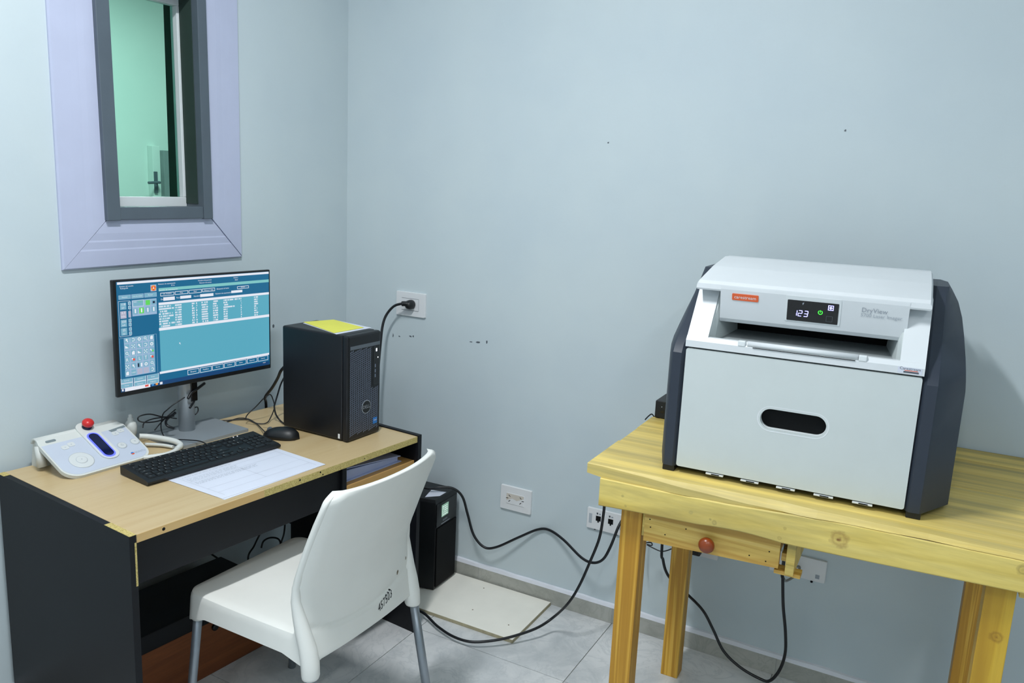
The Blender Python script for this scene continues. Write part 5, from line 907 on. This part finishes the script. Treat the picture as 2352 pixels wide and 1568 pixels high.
# hand-written number on the rear of the backrest
def on_back(x, y, d): 
    yy = 0.072 + x * .86; z = 0.458 + y + (x) * .22
    s_ = yy / smooth_tab(HWd, z)
    p = back_pt(z, max(-.99, min(.99, s_)), 0.0014); return p
text_mb('457503', on_back, 0.0, 0.0, 0.032, xs=0.85, shear=0.1).build('marker_number', 'pen', bko)
def grime_patch(y, z, a, b_):
    pts = []
    for k in range(9):
        an = 2 * math.pi * k / 9; r_ = random.uniform(.6, 1.1); zz = z + b_ * r_ * math.sin(an); yy = y + a * r_ * math.cos(an)
        pts.append(Vector(back_pt(zz, yy / smooth_tab(HWd, zz), .0003)))
    MB().prism(pts, (.0003, 0, 0)).build('grime_mark', 'grime', bko)
grime_patch(0.150, 0.508, .005, .008); grime_patch(0.200, 0.530, .003, .005)

# ================================================================== UPS AND BASE BOARD
ub = B(0, 0, 0, 0.86, 0.32, 0.015, .001).build('base_board', 'board'); ub.location = (0.215, -0.345, 0.0); ub.rotation_euler.z = 0.006
tag(ub, 'thin white melamine board on the floor under the black power unit', 'board')
MB().box(-.0006, -.0006, 0.001, 0.8606, -0.0003, 0.0135).box(0.8603, 0, 0.001, 0.8608, 0.32, 0.0135).build('bare_edge', 'old_edge', ub)
for (x, y, r_) in ((0.63, 0.10, .003), (0.58, 0.27, .003), (0.80, 0.08, .003), (0.30, 0.05, .003)):
    MB().lathe((x, y, .015), (0, 0, 1), [(0, r_), (.0004, r_)], 8).build('stain_spot', 'grime', ub)
up = thing('power_unit', 'black uninterruptible power supply with lit display on the floor by the skirting', 'power supply', (0.634, -0.215, 0.0155), 0.03)
UW, UH, UDp = 0.172, 0.385, 0.38
ubm = MB()
def usec(x, c):     # body section with chamfered vertical corners
    return None
pl = [(-UDp, 0.0), (-0.065, -0.002), (0.0, 0.012), (0.002, UW), (-UDp, UW)]
ubm.loft([[(x, y, z) for x, y in pl] for z in (0.004, UH - .012)] + [[(x * .985 - .004, UW / 2 + (y - UW / 2) * .96, UH) for x, y in pl]], True)
ubo = ubm.build('body', 'black', up)
B(0.0, 0.020, 0.012, 0.006, UW - .004, 0.262, .002).build('front_grille', 'black_matte', up)
B(-.002, 0.016, 0.266, 0.004, UW - .004, UH - .020, .002).build('front_panel', 'black_gloss', up)
lc = B(0.003, 0.052, 0.302, 0.0052, 0.102, 0.352).build('display', 'ups_lcd', up, 'small glowing green-white display')
lm = MB()
for q in range(5):
    for w_ in range(3): lm.box(.0052, .056 + w_ * .0145, .307 + q * .0085, .0055, .056 + w_ * .0145 + random.uniform(.005, .012), .307 + q * .0085 + .004)
lm.build('display_symbols', 'ups_lcd2', lc)
B(0.004, 0.062, 0.282, 0.0046, 0.096, 0.290).build('maker_mark', 'grey_strip', up)
B(0.004, 0.05, 0.272, 0.0046, 0.115, 0.2745).build('marking_line', 'letter_grey', up)
MB().prism([(-.055, .018, UH + .0005), (-.012, .060, UH + .0005), (-.012, .110, UH + .0005), (-.075, .095, UH + .0005)], (0, 0, .0008)).build('paper_label', 'paper', up)
for (a, b_) in ((-.03, .03), (-.03, .14), (-.35, .03), (-.35, .14)): MB().cyl((a, b_, 0), (a, b_, .006), .01).build('foot', 'black_matte', up)

# ================================================================== WALL PLATES
def wplate(name, label, x0, x1, z0, z1, cat='outlet'):
    t = thing(name, label, cat, (x0, 0, z0))
    W_, H_ = x1 - x0, z1 - z0
    MB().loft([[(W_ / 2 + (x - W_ / 2) * k, y, H_ / 2 + (z - H_ / 2) * k) for x, z in rrect(W_ / 2, H_ / 2, W_, H_, .004)] for y, k in ((0, 1.0), (-.006, 1.0), (-.0095, .975))], True).build('plate', 'white_plastic', t)
    return t, W_, H_
t, W_, H_ = wplate('wall_outlet', 'white wall outlet with a black plug beside the tower', 0.276, 0.424, 1.083, 1.184)
B(W_ * .20, -.0103, H_ * .25, W_ * .78, -.009, H_ * .75).build('socket_insert', 'white_plastic', t)
for z in (H_ * .25, H_ * .74): B(W_ * .20, -.0106, z, W_ * .78, -.0100, z + .0012).build('seam', 'letter_dark', t)
B(W_ * .78, -.0106, H_ * .25, W_ * .787, -.0100, H_ * .75).build('seam', 'letter_grey', t)
pg = thing('power_plug', 'black angled power plug and cord in the outlet beside the tower', 'plug', (0, 0, 0))
MB().lathe((0.358, -0.0108, 1.135), (0, -1, 0), [(0, .019), (.012, .020), (.026, .018), (.036, .010), (.038, .004)], 14).build('plug_head', 'black', pg)
MB().tube([(0.362, -0.040, 1.138), (0.350, -0.044, 1.140), (0.336, -0.049, 1.139)], .0105, 10).build('strain_relief', 'black', pg)
MB().tube(CABLES['plug_cord'], .0055, 10).build('cord', 'cable', pg)

t, W_, H_ = wplate('wall_outlet', 'white double wall outlet above the skirting between desk and table', 0.817, 0.957, 0.350, 0.450)
ins_ = B(W_ * .20, -.0110, H_ * .27, W_ * .78, -.009, H_ * .73, .0006).build('socket_insert', 'white_plastic', t)
MB().prism([(W_ * a, -.0111, H_ * b_) for a, b_ in ((.21, .40), (.40, .52), (.55, .46), (.77, .60), (.77, .70), (.21, .70))], (0, -.0002, 0)).build('worn_patch', 'worn', ins_)
for (cx, m_) in ((.31, 1), (.67, -1)):
    for (dx, dz, an) in ((0.0, .11, -.7), (0.0, -.11, .7), (-.075 * m_, 0.0, 0.1)):
        c_, s_ = math.cos(an), math.sin(an); x, z = W_ * (cx + dx), H_ * (.5 + dz); a, b_ = .0052, .0013
        if m_ < 0: pass
        MB().prism([(x + a * c_ * p - b_ * s_ * q, -.0112, z + a * s_ * p + b_ * c_ * q) for p, q in ((-1, -1), (1, -1), (1, 1), (-1, 1))], (0, -.0003, 0)).build('slot', 'black_matte', ins_)
def jack(t, x, z, hue='black_matte'):
    B(x - .010, -.0102, z - .010, x + .010, -.0097, z + .010).build('data_port', 'black_matte', t)
    B(x - .003, -.0102, z - .016, x + .003, -.0097, z - .010).build('port_notch', 'black_matte', t)
    B(x - .008, -.0102, z + .016, x - .002, -.0097, z + .023).build('port_mark', 'letter_dark', t)
    B(x + .002, -.0102, z + .016, x + .009, -.0097, z + .021).build('port_mark', 'letter_grey', t)
t, W_, H_ = wplate('data_outlet', 'white data outlet with two black ports left of the front table leg', 1.198, 1.372, 0.362, 0.444)
jack(t, .048, .046); jack(t, .098, .046)
for x in (.016, .140): B(x - .006, -.0102, .022, x + .006, -.0097, .060).build('blank_cover', 'btn_ring', t)
for x in (.035, .125): MB().cyl((x, -.004, -.003), (x, -.004, .001), .004, n=8).build('screw', 'black_matte', t)
t, W_, H_ = wplate('data_outlet', 'white data outlet with a grey patch cable under the table', 1.880, 2.062, 0.378, 0.456)
jack(t, .070, .046)
B(.150, -.0102, .012, .163, -.0097, .026).build('mark', 'letter_grey', t)
for x in (.045, .140): MB().cyl((x, -.004, -.008), (x, -.004, -.003), .004, n=8).build('screw', 'black_matte', t)
t, W_, H_ = wplate('wall_outlet', 'white outlet with a black adapter partly hidden behind the drawer', 1.555, 1.706, 0.362, 0.450)
ad = thing('power_adapter', 'black flat power adapter plugged in behind the drawer', 'adapter', (1.58, -.011, 0.375))
B(0, -.035, 0, 0.07, 0, 0.06, .006).build('body', 'black', ad)
pc = thing('patch_cable', 'grey patch cable plugged into the data outlet under the table', 'cable', (0, 0, 0))
B(1.942, -.032, 0.410, 1.958, -.010, 0.428, .002).build('connector', 'grey_cable', pc)
MB().tube([(1.95, -.03, .416)] + CABLES['patch'], .0042, 8).build('cord', 'grey_cable', pc)

# ================================================================== WORK TABLE
def seam(x): return interp([(0.0, .891), (.04, .8855), (.20, .8865), (.37, .8905), (.50, .898), (.64, .9045), (1.0, .9085), (1.1, .9085)], x)
tb = thing('work_table', 'rough pine work table with a drawer along the back wall', 'table', (TO[0], TO[1], 0), TA)
TL = 1.075
planks = [(-0.125, 0.0, 0.0), (-0.252, -0.127, .004), (-0.402, -0.254, .002), (-0.556, -0.404, .003), (-0.7935, -0.558, 0.0)]
for i, (y0, y1, dx) in enumerate(planks):
    last = i == len(planks) - 1
    if not last:
        B(0 + dx, y0, TH - 0.026, TL + dx, y1, TH - (0.0006 if i % 2 else 0), .0012).build('plank', 'plank' if i < 3 else 'plank_pale', tb)
    else:      # front plank: its edge is waney and dips behind the front board towards the right
        mb = MB(); loops = []
        n = 28
        for k in range(n + 1):
            t_ = k / n; x = TL * t_
            wv = 0.0022 * math.sin(t_ * 19) + .0015 * math.sin(t_ * 43 + 1)
            f0 = y0 + wv - 0.004 * t_
            cham = 0.002 + 0.016 * min(1, max(0, (t_ - .05) / .33))
            zb_ = seam(x); ch_ = min(cham, TH - zb_ - .001)
            loops.append([(x, y1, TH - .026), (x, y1, TH), (x, f0 + ch_ * .8, TH), (x, f0, TH - ch_), (x, f0 + .001, zb_ + .0003), (x, f0 + .030, zb_ + .0003), (x, f0 + .034, TH - .026)])
        mb.loft(loops, True).build('plank', 'plank_pale', tb)
# front board (apron) set slightly askew
ab = MB(); loops = []
n = 30
for k in range(n + 1):
    t_ = k / n; x = 0.040 + (1.035 - 0.040) * t_
    zb = 0.8085 + 0.030 * t_ + 0.004 * math.sin(t_ * 6.5) * (1 - t_) + (0.006 if .26 < t_ < .47 else 0) * math.sin((t_ - .26) / .21 * math.pi)
    ztp = seam(x)
    yf, yb = -0.7965 - .003 * t_, -0.7735 
    loops.append([(x, yb, zb), (x, yb, min(ztp, TH - .0265)), (x, yf + .003, ztp), (x, yf, ztp - .002 - random.uniform(0, .0015)), (x, yf, zb + .003), (x, yf + .003, zb)])
ab.loft(loops, True).build('front_board', 'apron_wood', tb)
B(0.04, -0.145, 0.81, 1.035, -0.120, TH - .0265, .001).build('back_board', 'plank', tb)
for x in (0.06, 0.99): B(x, -0.77, 0.815, x + .024, -0.146, TH - .0265, .001).build('side_board', 'plank', tb)
for (x, y, mat_) in ((0.090, -0.752, 'leg_wood'), (0.090, -0.203, 'leg_wood'), (0.930, -0.752, 'leg_wood_knot'), (0.938, -0.203, 'leg_wood')):
    B(x, y, 0, x + .058, y + .058, TH - .0265, .0015).build('leg', mat_, tb)
# drawer hung below the front board
dw = MB()
dw.loft([[(0.158, y, 0.727), (0.500, y, 0.741), (0.500, y, 0.826), (0.158, y, 0.818)] for y in (-0.760, -0.742)]).build('drawer_front', 'drawer_wood', tb)
dfr = tb.children[-1] if False else [o for o in COL.objects if o.name.startswith('drawer_front')][-1]
MB().lathe((0.328, -0.760, 0.7655), (0, -1, 0), [(0, .010), (.006, .009), (.010, .014), (.016, .019), (.023, .0205), (.030, .018), (.035, .011), (.037, .003)], 22).build('knob', 'knob', dfr, 'round red-brown wooden knob')
for (x, z) in ((.172, .789), (.175, .768), (.215, .757), (.268, .786), (.430, .757), (.470, .752), (.476, .779)):
    MB().lathe((x, -.760, z), (0, -1, 0), [(0, .0018), (.0004, .0018)], 8).build('nail', 'black_matte', dfr)
bxm = MB(); bxm.box(0.170, -0.742, 0.735, 0.182, -0.40, 0.800); bxm.box(0.478, -0.742, 0.745, 0.490, -0.40, 0.805); bxm.box(0.182, -0.742, 0.738, 0.478, -0.40, 0.746); bxm.box(0.182, -.412, .746, .478, -.40, .80)
bxm.build('drawer_box', 'drawer_wood', tb)
B(0.149, -0.750, 0.735, 0.157, -0.30, 0.860, .001).build('drawer_runner', 'plank', tb)
rn = MB(); rn.box(0.5155, -0.756, 0.728, 0.536, -0.30, 0.858, .001); rn.build('drawer_runner', 'plank', tb)
B(0.490, -0.752, 0.7235, 0.552, -0.715, 0.7335, .001).build('runner_cleat', 'drawer_wood', tb)
B(0.5025, -0.74, 0.755, 0.515, -0.60, 0.775, .001).build('runner_cleat', 'drawer_wood', tb)

# small black network box at the left rear of the table
hb = thing('network_box', 'small black box on the table left of the film printer', 'box', tpt(0.012, -0.262, TH), TA)
B(0, 0, 0.002, 0.13, 0.11, 0.058, .002).build('body', 'black', hb)
B(0.018, -.0012, 0.020, 0.030, 0.0005, 0.030).build('port', 'black_gloss', hb)
MB().lathe((0.022, -.001, 0.040), (0, -1, 0), [(0, .0018), (.0005, .0018)], 8).build('indicator', 'letter_grey', hb)
for (a, b_) in ((.01, .01), (.12, .01), (.01, .10), (.12, .10)): B(a - .005, b_ - .005, 0, a + .005, b_ + .005, .003).build('foot', 'black_matte', hb)

# ================================================================== FILM PRINTER
pr = thing('film_printer', 'white and dark grey medical film printer on the pine table', 'printer', tpt(0.485, -0.72, TH), TA + 0.02)
HPW = 0.2685
# dark side shells: plan section lofted over the height
def fz(z):      # how far the front edge leans back at height z
    return 0.0 if z < 0.325 else (z - 0.325) * 1.55
def kz(z):
    return interp([(0, 1.0), (.29, 1.0), (.38, .85), (.44, .66), (.485, .40), (.505, .05), (.53, -.05)], z)
for s_ in (-1, 1):
    loops = []; fl_ = .055 if s_ > 0 else .030
    for z in (0.016, 0.03, 0.20, 0.29, 0.315, 0.335, 0.36, 0.40, 0.44, 0.47, 0.495, 0.512):
        f = fz(z); k = kz(z); e_ = 0.008 if 0.315 < z < 0.335 else 0
        b_ = 0.57 - max(0, z - .40) * .5
        pts = [(HPW + .001, f + .004), (HPW + .008, f - .004), (HPW + .030, f - .002), (HPW + .036, f + .006), (HPW + .036 + fl_ * k, f + .105), (HPW + .036 + (fl_ + .001) * k, f + .16 if f + .16 < b_ - .05 else b_ - .04), (HPW + .020 + .045 * k, b_), (HPW - .02, b_), (HPW - .02, f + .06)]
        loops.append([(s_ * x, y, z) for x, y in pts])
    MB().loft(loops, True, True).build('side_shell', 'printer_grey', pr).data.set_sharp_from_angle(angle=math.radians(28))
    MB().box(s_ * (HPW + .003), 0.002, 0.0, s_ * (HPW + .034), 0.05, 0.020, .002).build('foot', 'black', pr)
    MB().box(s_ * (HPW + .003), 0.45, 0.0, s_ * (HPW + .034), 0.50, 0.020, .002).build('foot', 'black', pr)
# inner chassis
ci = MB(); ci.box(-HPW - .001, 0.022, 0.012, HPW + .001, 0.56, 0.30); ci.box(-HPW - .001, 0.34, 0.30, HPW + .001, 0.56, 0.50); ci.build('chassis', 'black_matte', pr)
# front door with recessed grip
to3 = lambda x, z: (x, 0.0, z)
hc = (0.005, 0.1805)
fd = holed(rrect(0, 0.1735, 2 * HPW - .004, 0.311, .006), rrect(hc[0], hc[1], 0.152, 0.050, 0.0249, 8), to3, (0, 0.020, 0)).build('front_door', 'printer_panel', pr)
rim = MB(); nr = len(rrect(0, 0, .1, .05, .02, 8))
lo = [[(x, y, z) for x, z in rrect(hc[0], hc[1], w_, h_, h_ / 2 - .0001, 8)] for w_, h_, y in ((0.166, 0.064, -0.0002), (0.163, 0.061, -0.0005), (0.156, 0.054, 0.0010), (0.150, 0.048, 0.010))]
rim.loft(lo, False, True).build('grip_rim', 'printer_white', fd)
MB().prism([(x, 0.0195, z) for x, z in rrect(hc[0], hc[1], 0.156, 0.054, .0265, 8)], (0, .0015, 0)).build('grip_recess', 'black_matte', fd)
for x in (-0.167, -0.080, 0.006, 0.093, 0.179):
    B(x - .022, -.0015, 0.0105, x + .022, 0.008, 0.0150, .001).build('hinge_tab', 'printer_white', fd)
    B(x - .008, -.0022, 0.0118, x + .012, -.0012, 0.0145).build('hinge_slot', 'black_matte', fd)
# upper white frame around the film tray: front rim, sloping cheeks
uf = MB()
uf.loft([[(x, -0.003, 0.3335), (x, -0.003, 0.350), (x, 0.006, 0.3605), (x, 0.020, 0.3605), (x, 0.020, 0.3335)] for x in (-HPW, HPW)])
uf.build('front_rim', 'printer_white', pr)
for s_ in (-1, 1):
    x0, x1 = s_ * HPW, s_ * (HPW - .046)
    top_ = [(-0.003, 0.345), (0.008, 0.3605), (0.060, 0.425), (0.095, 0.470), (0.125, 0.492)]
    lo = []
    for x in (x0, x1):
        lo.append([(x + (s_ * -.006 if (x == x1 and q > 0) else 0), y, z) for q, (y, z) in enumerate(top_)] + [(x, 0.30, 0.492), (x, 0.30, 0.335), (x, 0.0, 0.335)])
    MB().loft(lo, True).build('cheek', 'printer_white', pr)
    # concave inner wall of the tray
    MB().loft([[(s_ * (HPW - .0465), 0.022, 0.358), (s_ * (HPW - .0465), 0.10, 0.47), (s_ * (HPW - .0465), 0.28, 0.47), (s_ * (HPW - .0465), 0.28, 0.30), (s_ * (HPW - .0465), 0.022, 0.30)],
               [(s_ * (HPW - .050), 0.022, 0.352), (s_ * (HPW - .060), 0.10, 0.47), (s_ * (HPW - .090), 0.28, 0.47), (s_ * (HPW - .105), 0.28, 0.30), (s_ * (HPW - .062), 0.022, 0.30)]], True).build('tray_side', 'printer_panel', pr)
MB().loft([[(x, 0.020, 0.352), (x, 0.030, 0.346), (x, 0.21, 0.361), (x, 0.30, 0.364), (x, 0.30, 0.31), (x, 0.020, 0.31)] for x in (-HPW + .05, HPW - .05)], True).build('film_tray', 'tray_grey', pr)
B(-HPW + .05, 0.20, 0.33, HPW - .05, 0.215, 0.48).build('film_slot', 'black_matte', pr)
# roller bar along the tray rim
MB().cyl((-0.118, 0.002, 0.3575), (0.130, 0.002, 0.3575), 0.0070, n=14).build('roller', 'printer_white', pr)
for x in (-0.132, 0.140): B(x - .009, -0.0045, 0.350, x + .009, 0.010, 0.3635, .002).build('roller_end', 'frame_white', pr)
B(-.105, -.0052, .3495, .125, -.0040, .3510).build('roller_gap', 'black_matte', pr)
# lid, and the control fascia hanging from it
ld = MB(); loops = []
for t_, z, x in ((0.050, 0.474, .264), (0.048, 0.478, .266), (0.049, 0.490, .266), (0.060, 0.4975, .266), (0.20, 0.524, .266), (0.34, 0.542, .265), (0.40, 0.541, .264)):
    loops.append((t_, z, x))
lo = []
for x_s in (-1, -.985, .985, 1):
    dz = -.006 if abs(x_s) == 1 else 0
    lo.append([(x_s * x, y, z + dz * (q > 1)) for q, (y, z, x) in enumerate(loops)] + [(x_s * .262, 0.40, 0.50), (x_s * .262, 0.12, 0.478)])
ld.loft(lo, True).build('lid', 'printer_white', pr)
fa = MB()
prof = [(0.0475, 0.488), (0.0475, 0.480), (0.050, 0.470), (0.067, 0.405), (0.073, 0.396), (0.084, 0.394), (0.100, 0.40), (0.100, 0.476)]
FX0, FX1 = -0.205, 0.222
fa.loft([[(x, y, z) for y, z in prof] for x in (FX0, FX1)], True)
fc = fa.build('control_fascia', 'printer_white', pr)
def fpnt(x, z, h=0.0):      # point on the sloping fascia face
    t_ = (0.470 - z) / (0.470 - 0.405); return Vector((x, 0.050 + 0.017 * t_, z)) + Vector((0, -0.9674, -0.253)) * h
def fplate(x0, z0, x1, z1, r_, h0, h1): return MB().prism([fpnt(x, z, h0) for x, z in rrect((x0 + x1) / 2, (z0 + z1) / 2, x1 - x0, z1 - z0, r_)], Vector((0, -0.9674, -0.253)) * (h1 - h0))
def ftext(s_, x, z, h, align='LEFT', hh=.0012, xs=1.0, shear=0.0): return text_mb(s_, lambda a, b_, d: fpnt(a, b_, hh), x, z, h, align, xs=xs, shear=shear)
bdg = fplate(-.176, .455, -.112, .4715, .002, 0, .0014).build('badge', 'orange', fc, 'orange maker badge')
ftext('carestream', -.144, .4632, .0115, 'CENTER', .0016, 1.03).build('lettering', 'white_plastic', bdg)
fplate(-.048, .416, .078, .480, .003, 0, .0010).build('display_bezel', 'frame_white', fc)
dsp = fplate(-.043, .419, .073, .470, .0015, .0010, .0018).build('display', 'black_gloss', fc)
seg = MB()
def bar(x, z, w_, h_, hh=.0022): seg.add([fpnt(a, b_, hh) for a, b_ in ((x - w_ / 2, z - h_ / 2), (x + w_ / 2, z - h_ / 2), (x + w_ / 2, z + h_ / 2), (x - w_ / 2, z + h_ / 2))], [(0, 1, 2, 3)])
SEG = {'1': 'bc', '2': 'abged', '3': 'abgcd'}
for i, c_ in enumerate('123'):
    ox, oz = -.026 + i * .0135 + (0 if i else .002), .4385; W2, H2 = .0078, .0068
    for q in SEG[c_]:
        t_ = .0017
        xx, zz, ww, hh_ = {'a': (0, 2 * H2, W2, t_), 'g': (-.0008 * 0, H2, W2, t_), 'd': (0, 0, W2, t_), 'b': (W2 / 2, 1.5 * H2, t_, H2 * .9), 'c': (W2 / 2, .5 * H2, t_, H2 * .9), 'e': (-W2 / 2, .5 * H2, t_, H2 * .9), 'f': (-W2 / 2, 1.5 * H2, t_, H2 * .9)}[q]
        sh = (zz - H2) * .15
        bar(ox + xx + sh, oz - H2 + zz, ww, hh_)
seg.build('counter_digits', 'led_blue', dsp, 'blue glowing digits 123')
def ring(x, z, r0, r1, a0, a1, n=20):
    mb = MB(); vs = []
    for k in range(n + 1):
        a = a0 + (a1 - a0) * k / n
        vs += [fpnt(x + r0 * math.cos(a), z + r0 * math.sin(a), .0022), fpnt(x + r1 * math.cos(a), z + r1 * math.sin(a), .0022)]
    return mb.add(vs, [(2 * k, 2 * k + 1, 2 * k + 3, 2 * k + 2) for k in range(n)])
pw_ = ring(.033, .4455, .0038, .0054, math.radians(120), math.radians(420))
pw_.add([fpnt(a, b_, .0022) for a, b_ in ((.0322, .4455), (.0338, .4455), (.0338, .451), (.0322, .451))], [(0, 1, 2, 3)])
pw_.build('power_symbol', 'led_green', dsp)
bs_ = MB()
x, z, a, b_ = .0555, .459, .0062, .0046
bs_.add([fpnt(x + p * a, z + q * a, .0022) for p, q in ((-1, -1), (1, -1), (1, 1), (-1, 1))] + [fpnt(x + p * b_, z + q * b_, .0022) for p, q in ((-1, -1), (1, -1), (1, 1), (-1, 1))], [(0, 1, 5, 4), (1, 2, 6, 5), (2, 3, 7, 6), (3, 0, 4, 7)])
for p, q in ((1, .34), (.34, 1)): bs_.add([fpnt(x + u_ * .0036 * p, z + v_ * .0036 * q, .0022) for u_, v_ in ((-1, -1), (1, -1), (1, 1), (-1, 1))], [(0, 1, 2, 3)])
bs_.build('film_symbol', 'led_blue', dsp)
x, z, a, b_ = .0540, .4315, .0070, .0064
MB().add([fpnt(x + p * a, z + q * a, .0021) for p, q in ((-1, -1), (1, -1), (1, 1), (-1, 1))] + [fpnt(x + p * b_, z + q * b_, .0021) for p, q in ((-1, -1), (1, -1), (1, 1), (-1, 1))], [(0, 1, 5, 4), (1, 2, 6, 5), (2, 3, 7, 6), (3, 0, 4, 7)]).build('blank_key', 'grey_strip', dsp)
MB().add([fpnt(-.008 + p, .4635 + q, .0021) for p, q in ((0, -.004), (.002, -.001), (.003, .003), (-.001, .001))], [(0, 1, 2, 3)]).build('warning_mark', 'letter_grey', dsp)
ftext('DryView', .122, .4615, .0155).build('lettering', 'letter_grey', fc)
ftext('5700 Laser Imager', .121, .4495, .0118).build('lettering', 'btn_ring', fc)
# rating sticker at the right end of the rim
sk = MB().prism([(x, -.0031, z) for x, z in ((.214, .336), (.263, .336), (.263, .3495), (.214, .3495))], (0, -.0004, 0)).build('sticker', 'paper', pr)
text_mb('Carestream', lambda a, b_, d: (a, -.0037, b_), .239, .3465, .0090).build('lettering', 'letter_dark', sk)
B(.226, -.0038, .3372, .257, -.0036, .3405).build('bar_code_strip', 'letter_dark', sk)
B(.228, -.0038, .3415, .255, -.0036, .3430).build('sticker_line', 'orange', sk)

# ================================================================== LOOSE CABLES
def cable(name, label, key, r_, extra=None, mat_='cable', grp=None):
    o = MB().tube((extra or []) + CABLES[key], r_, 8).build(name, mat_); return tag(o, label, 'cable', grp)
cable('power_cable', 'black cord waving along the wall from the power unit to the table', 'cordA', .0052)
cable('power_cable', 'black cord hanging from the table and sweeping over the floor board', 'cordB', .0050)
cable('power_cable', 'black cord looping down to the floor under the table drawer', 'cordT', .0052)
cable('thin_cable', 'thin black cable tangled under the left end of the table', 'thin1', .0022)
cable('thin_cable', 'short black cable behind the network box on the table', 'hubcord', .0022)
g_ = 'cables behind the monitor stand'
cable('video_cable', 'thick black cable running diagonally into the monitor stand column', 'mon_cable1', .0050)
cable('video_cable', 'black cable looping down beside the monitor stand column', 'mon_cable2', .0040)
cable('keyboard_cable', 'thin black cable arching from the stand over the white handle to the keyboard', 'kb_cable', .0020)
cable('cable_loop', 'wide black cable loop lying left of the monitor stand', 'loop1', .0022)
cable('cable_loop', 'thin black cable arch behind the wide loop left of the stand', 'loop2', .0020)
cable('cable_loop', 'straight thin black cable slanting up to the left of the stand', 'loop3', .0020)
cable('cable_loop', 'thick hooked black cable end at the foot of the stand', 'loop4', .0042)
cable('cable_loop', 'small black cable curl right of the monitor stand column', 'loop5', .0022)
cable('mouse_cable', 'thin black mouse cable trailing to the mouse', 'mouse_cable', .0020)
cable('power_cable', 'thick black cord curving down behind the computer tower', 'rear1', .0055)
cable('thin_cable', 'thin black cable making a large loop behind the mouse', 'rear2', .0020)
cable('thin_cable', 'thin black cable dropping from the rear of the tower to the desk', 'rear3', .0030)
cable('thin_cable', 'short black cable on the desk between stand and mouse cable', 'rear4', .0020)
cable('thin_cable', 'dark cable slanting down under the desk above the box', 'under1', .0035)
cable('thin_cable', 'dark cable hanging straight under the desk near its middle', 'under2', .0035)
cable('thin_cable', 'round dark cable coil hanging under the desk', 'under3', .0035)
cable('thin_cable', 'dark cable hanging beside the desk divider', 'under4', .0035)
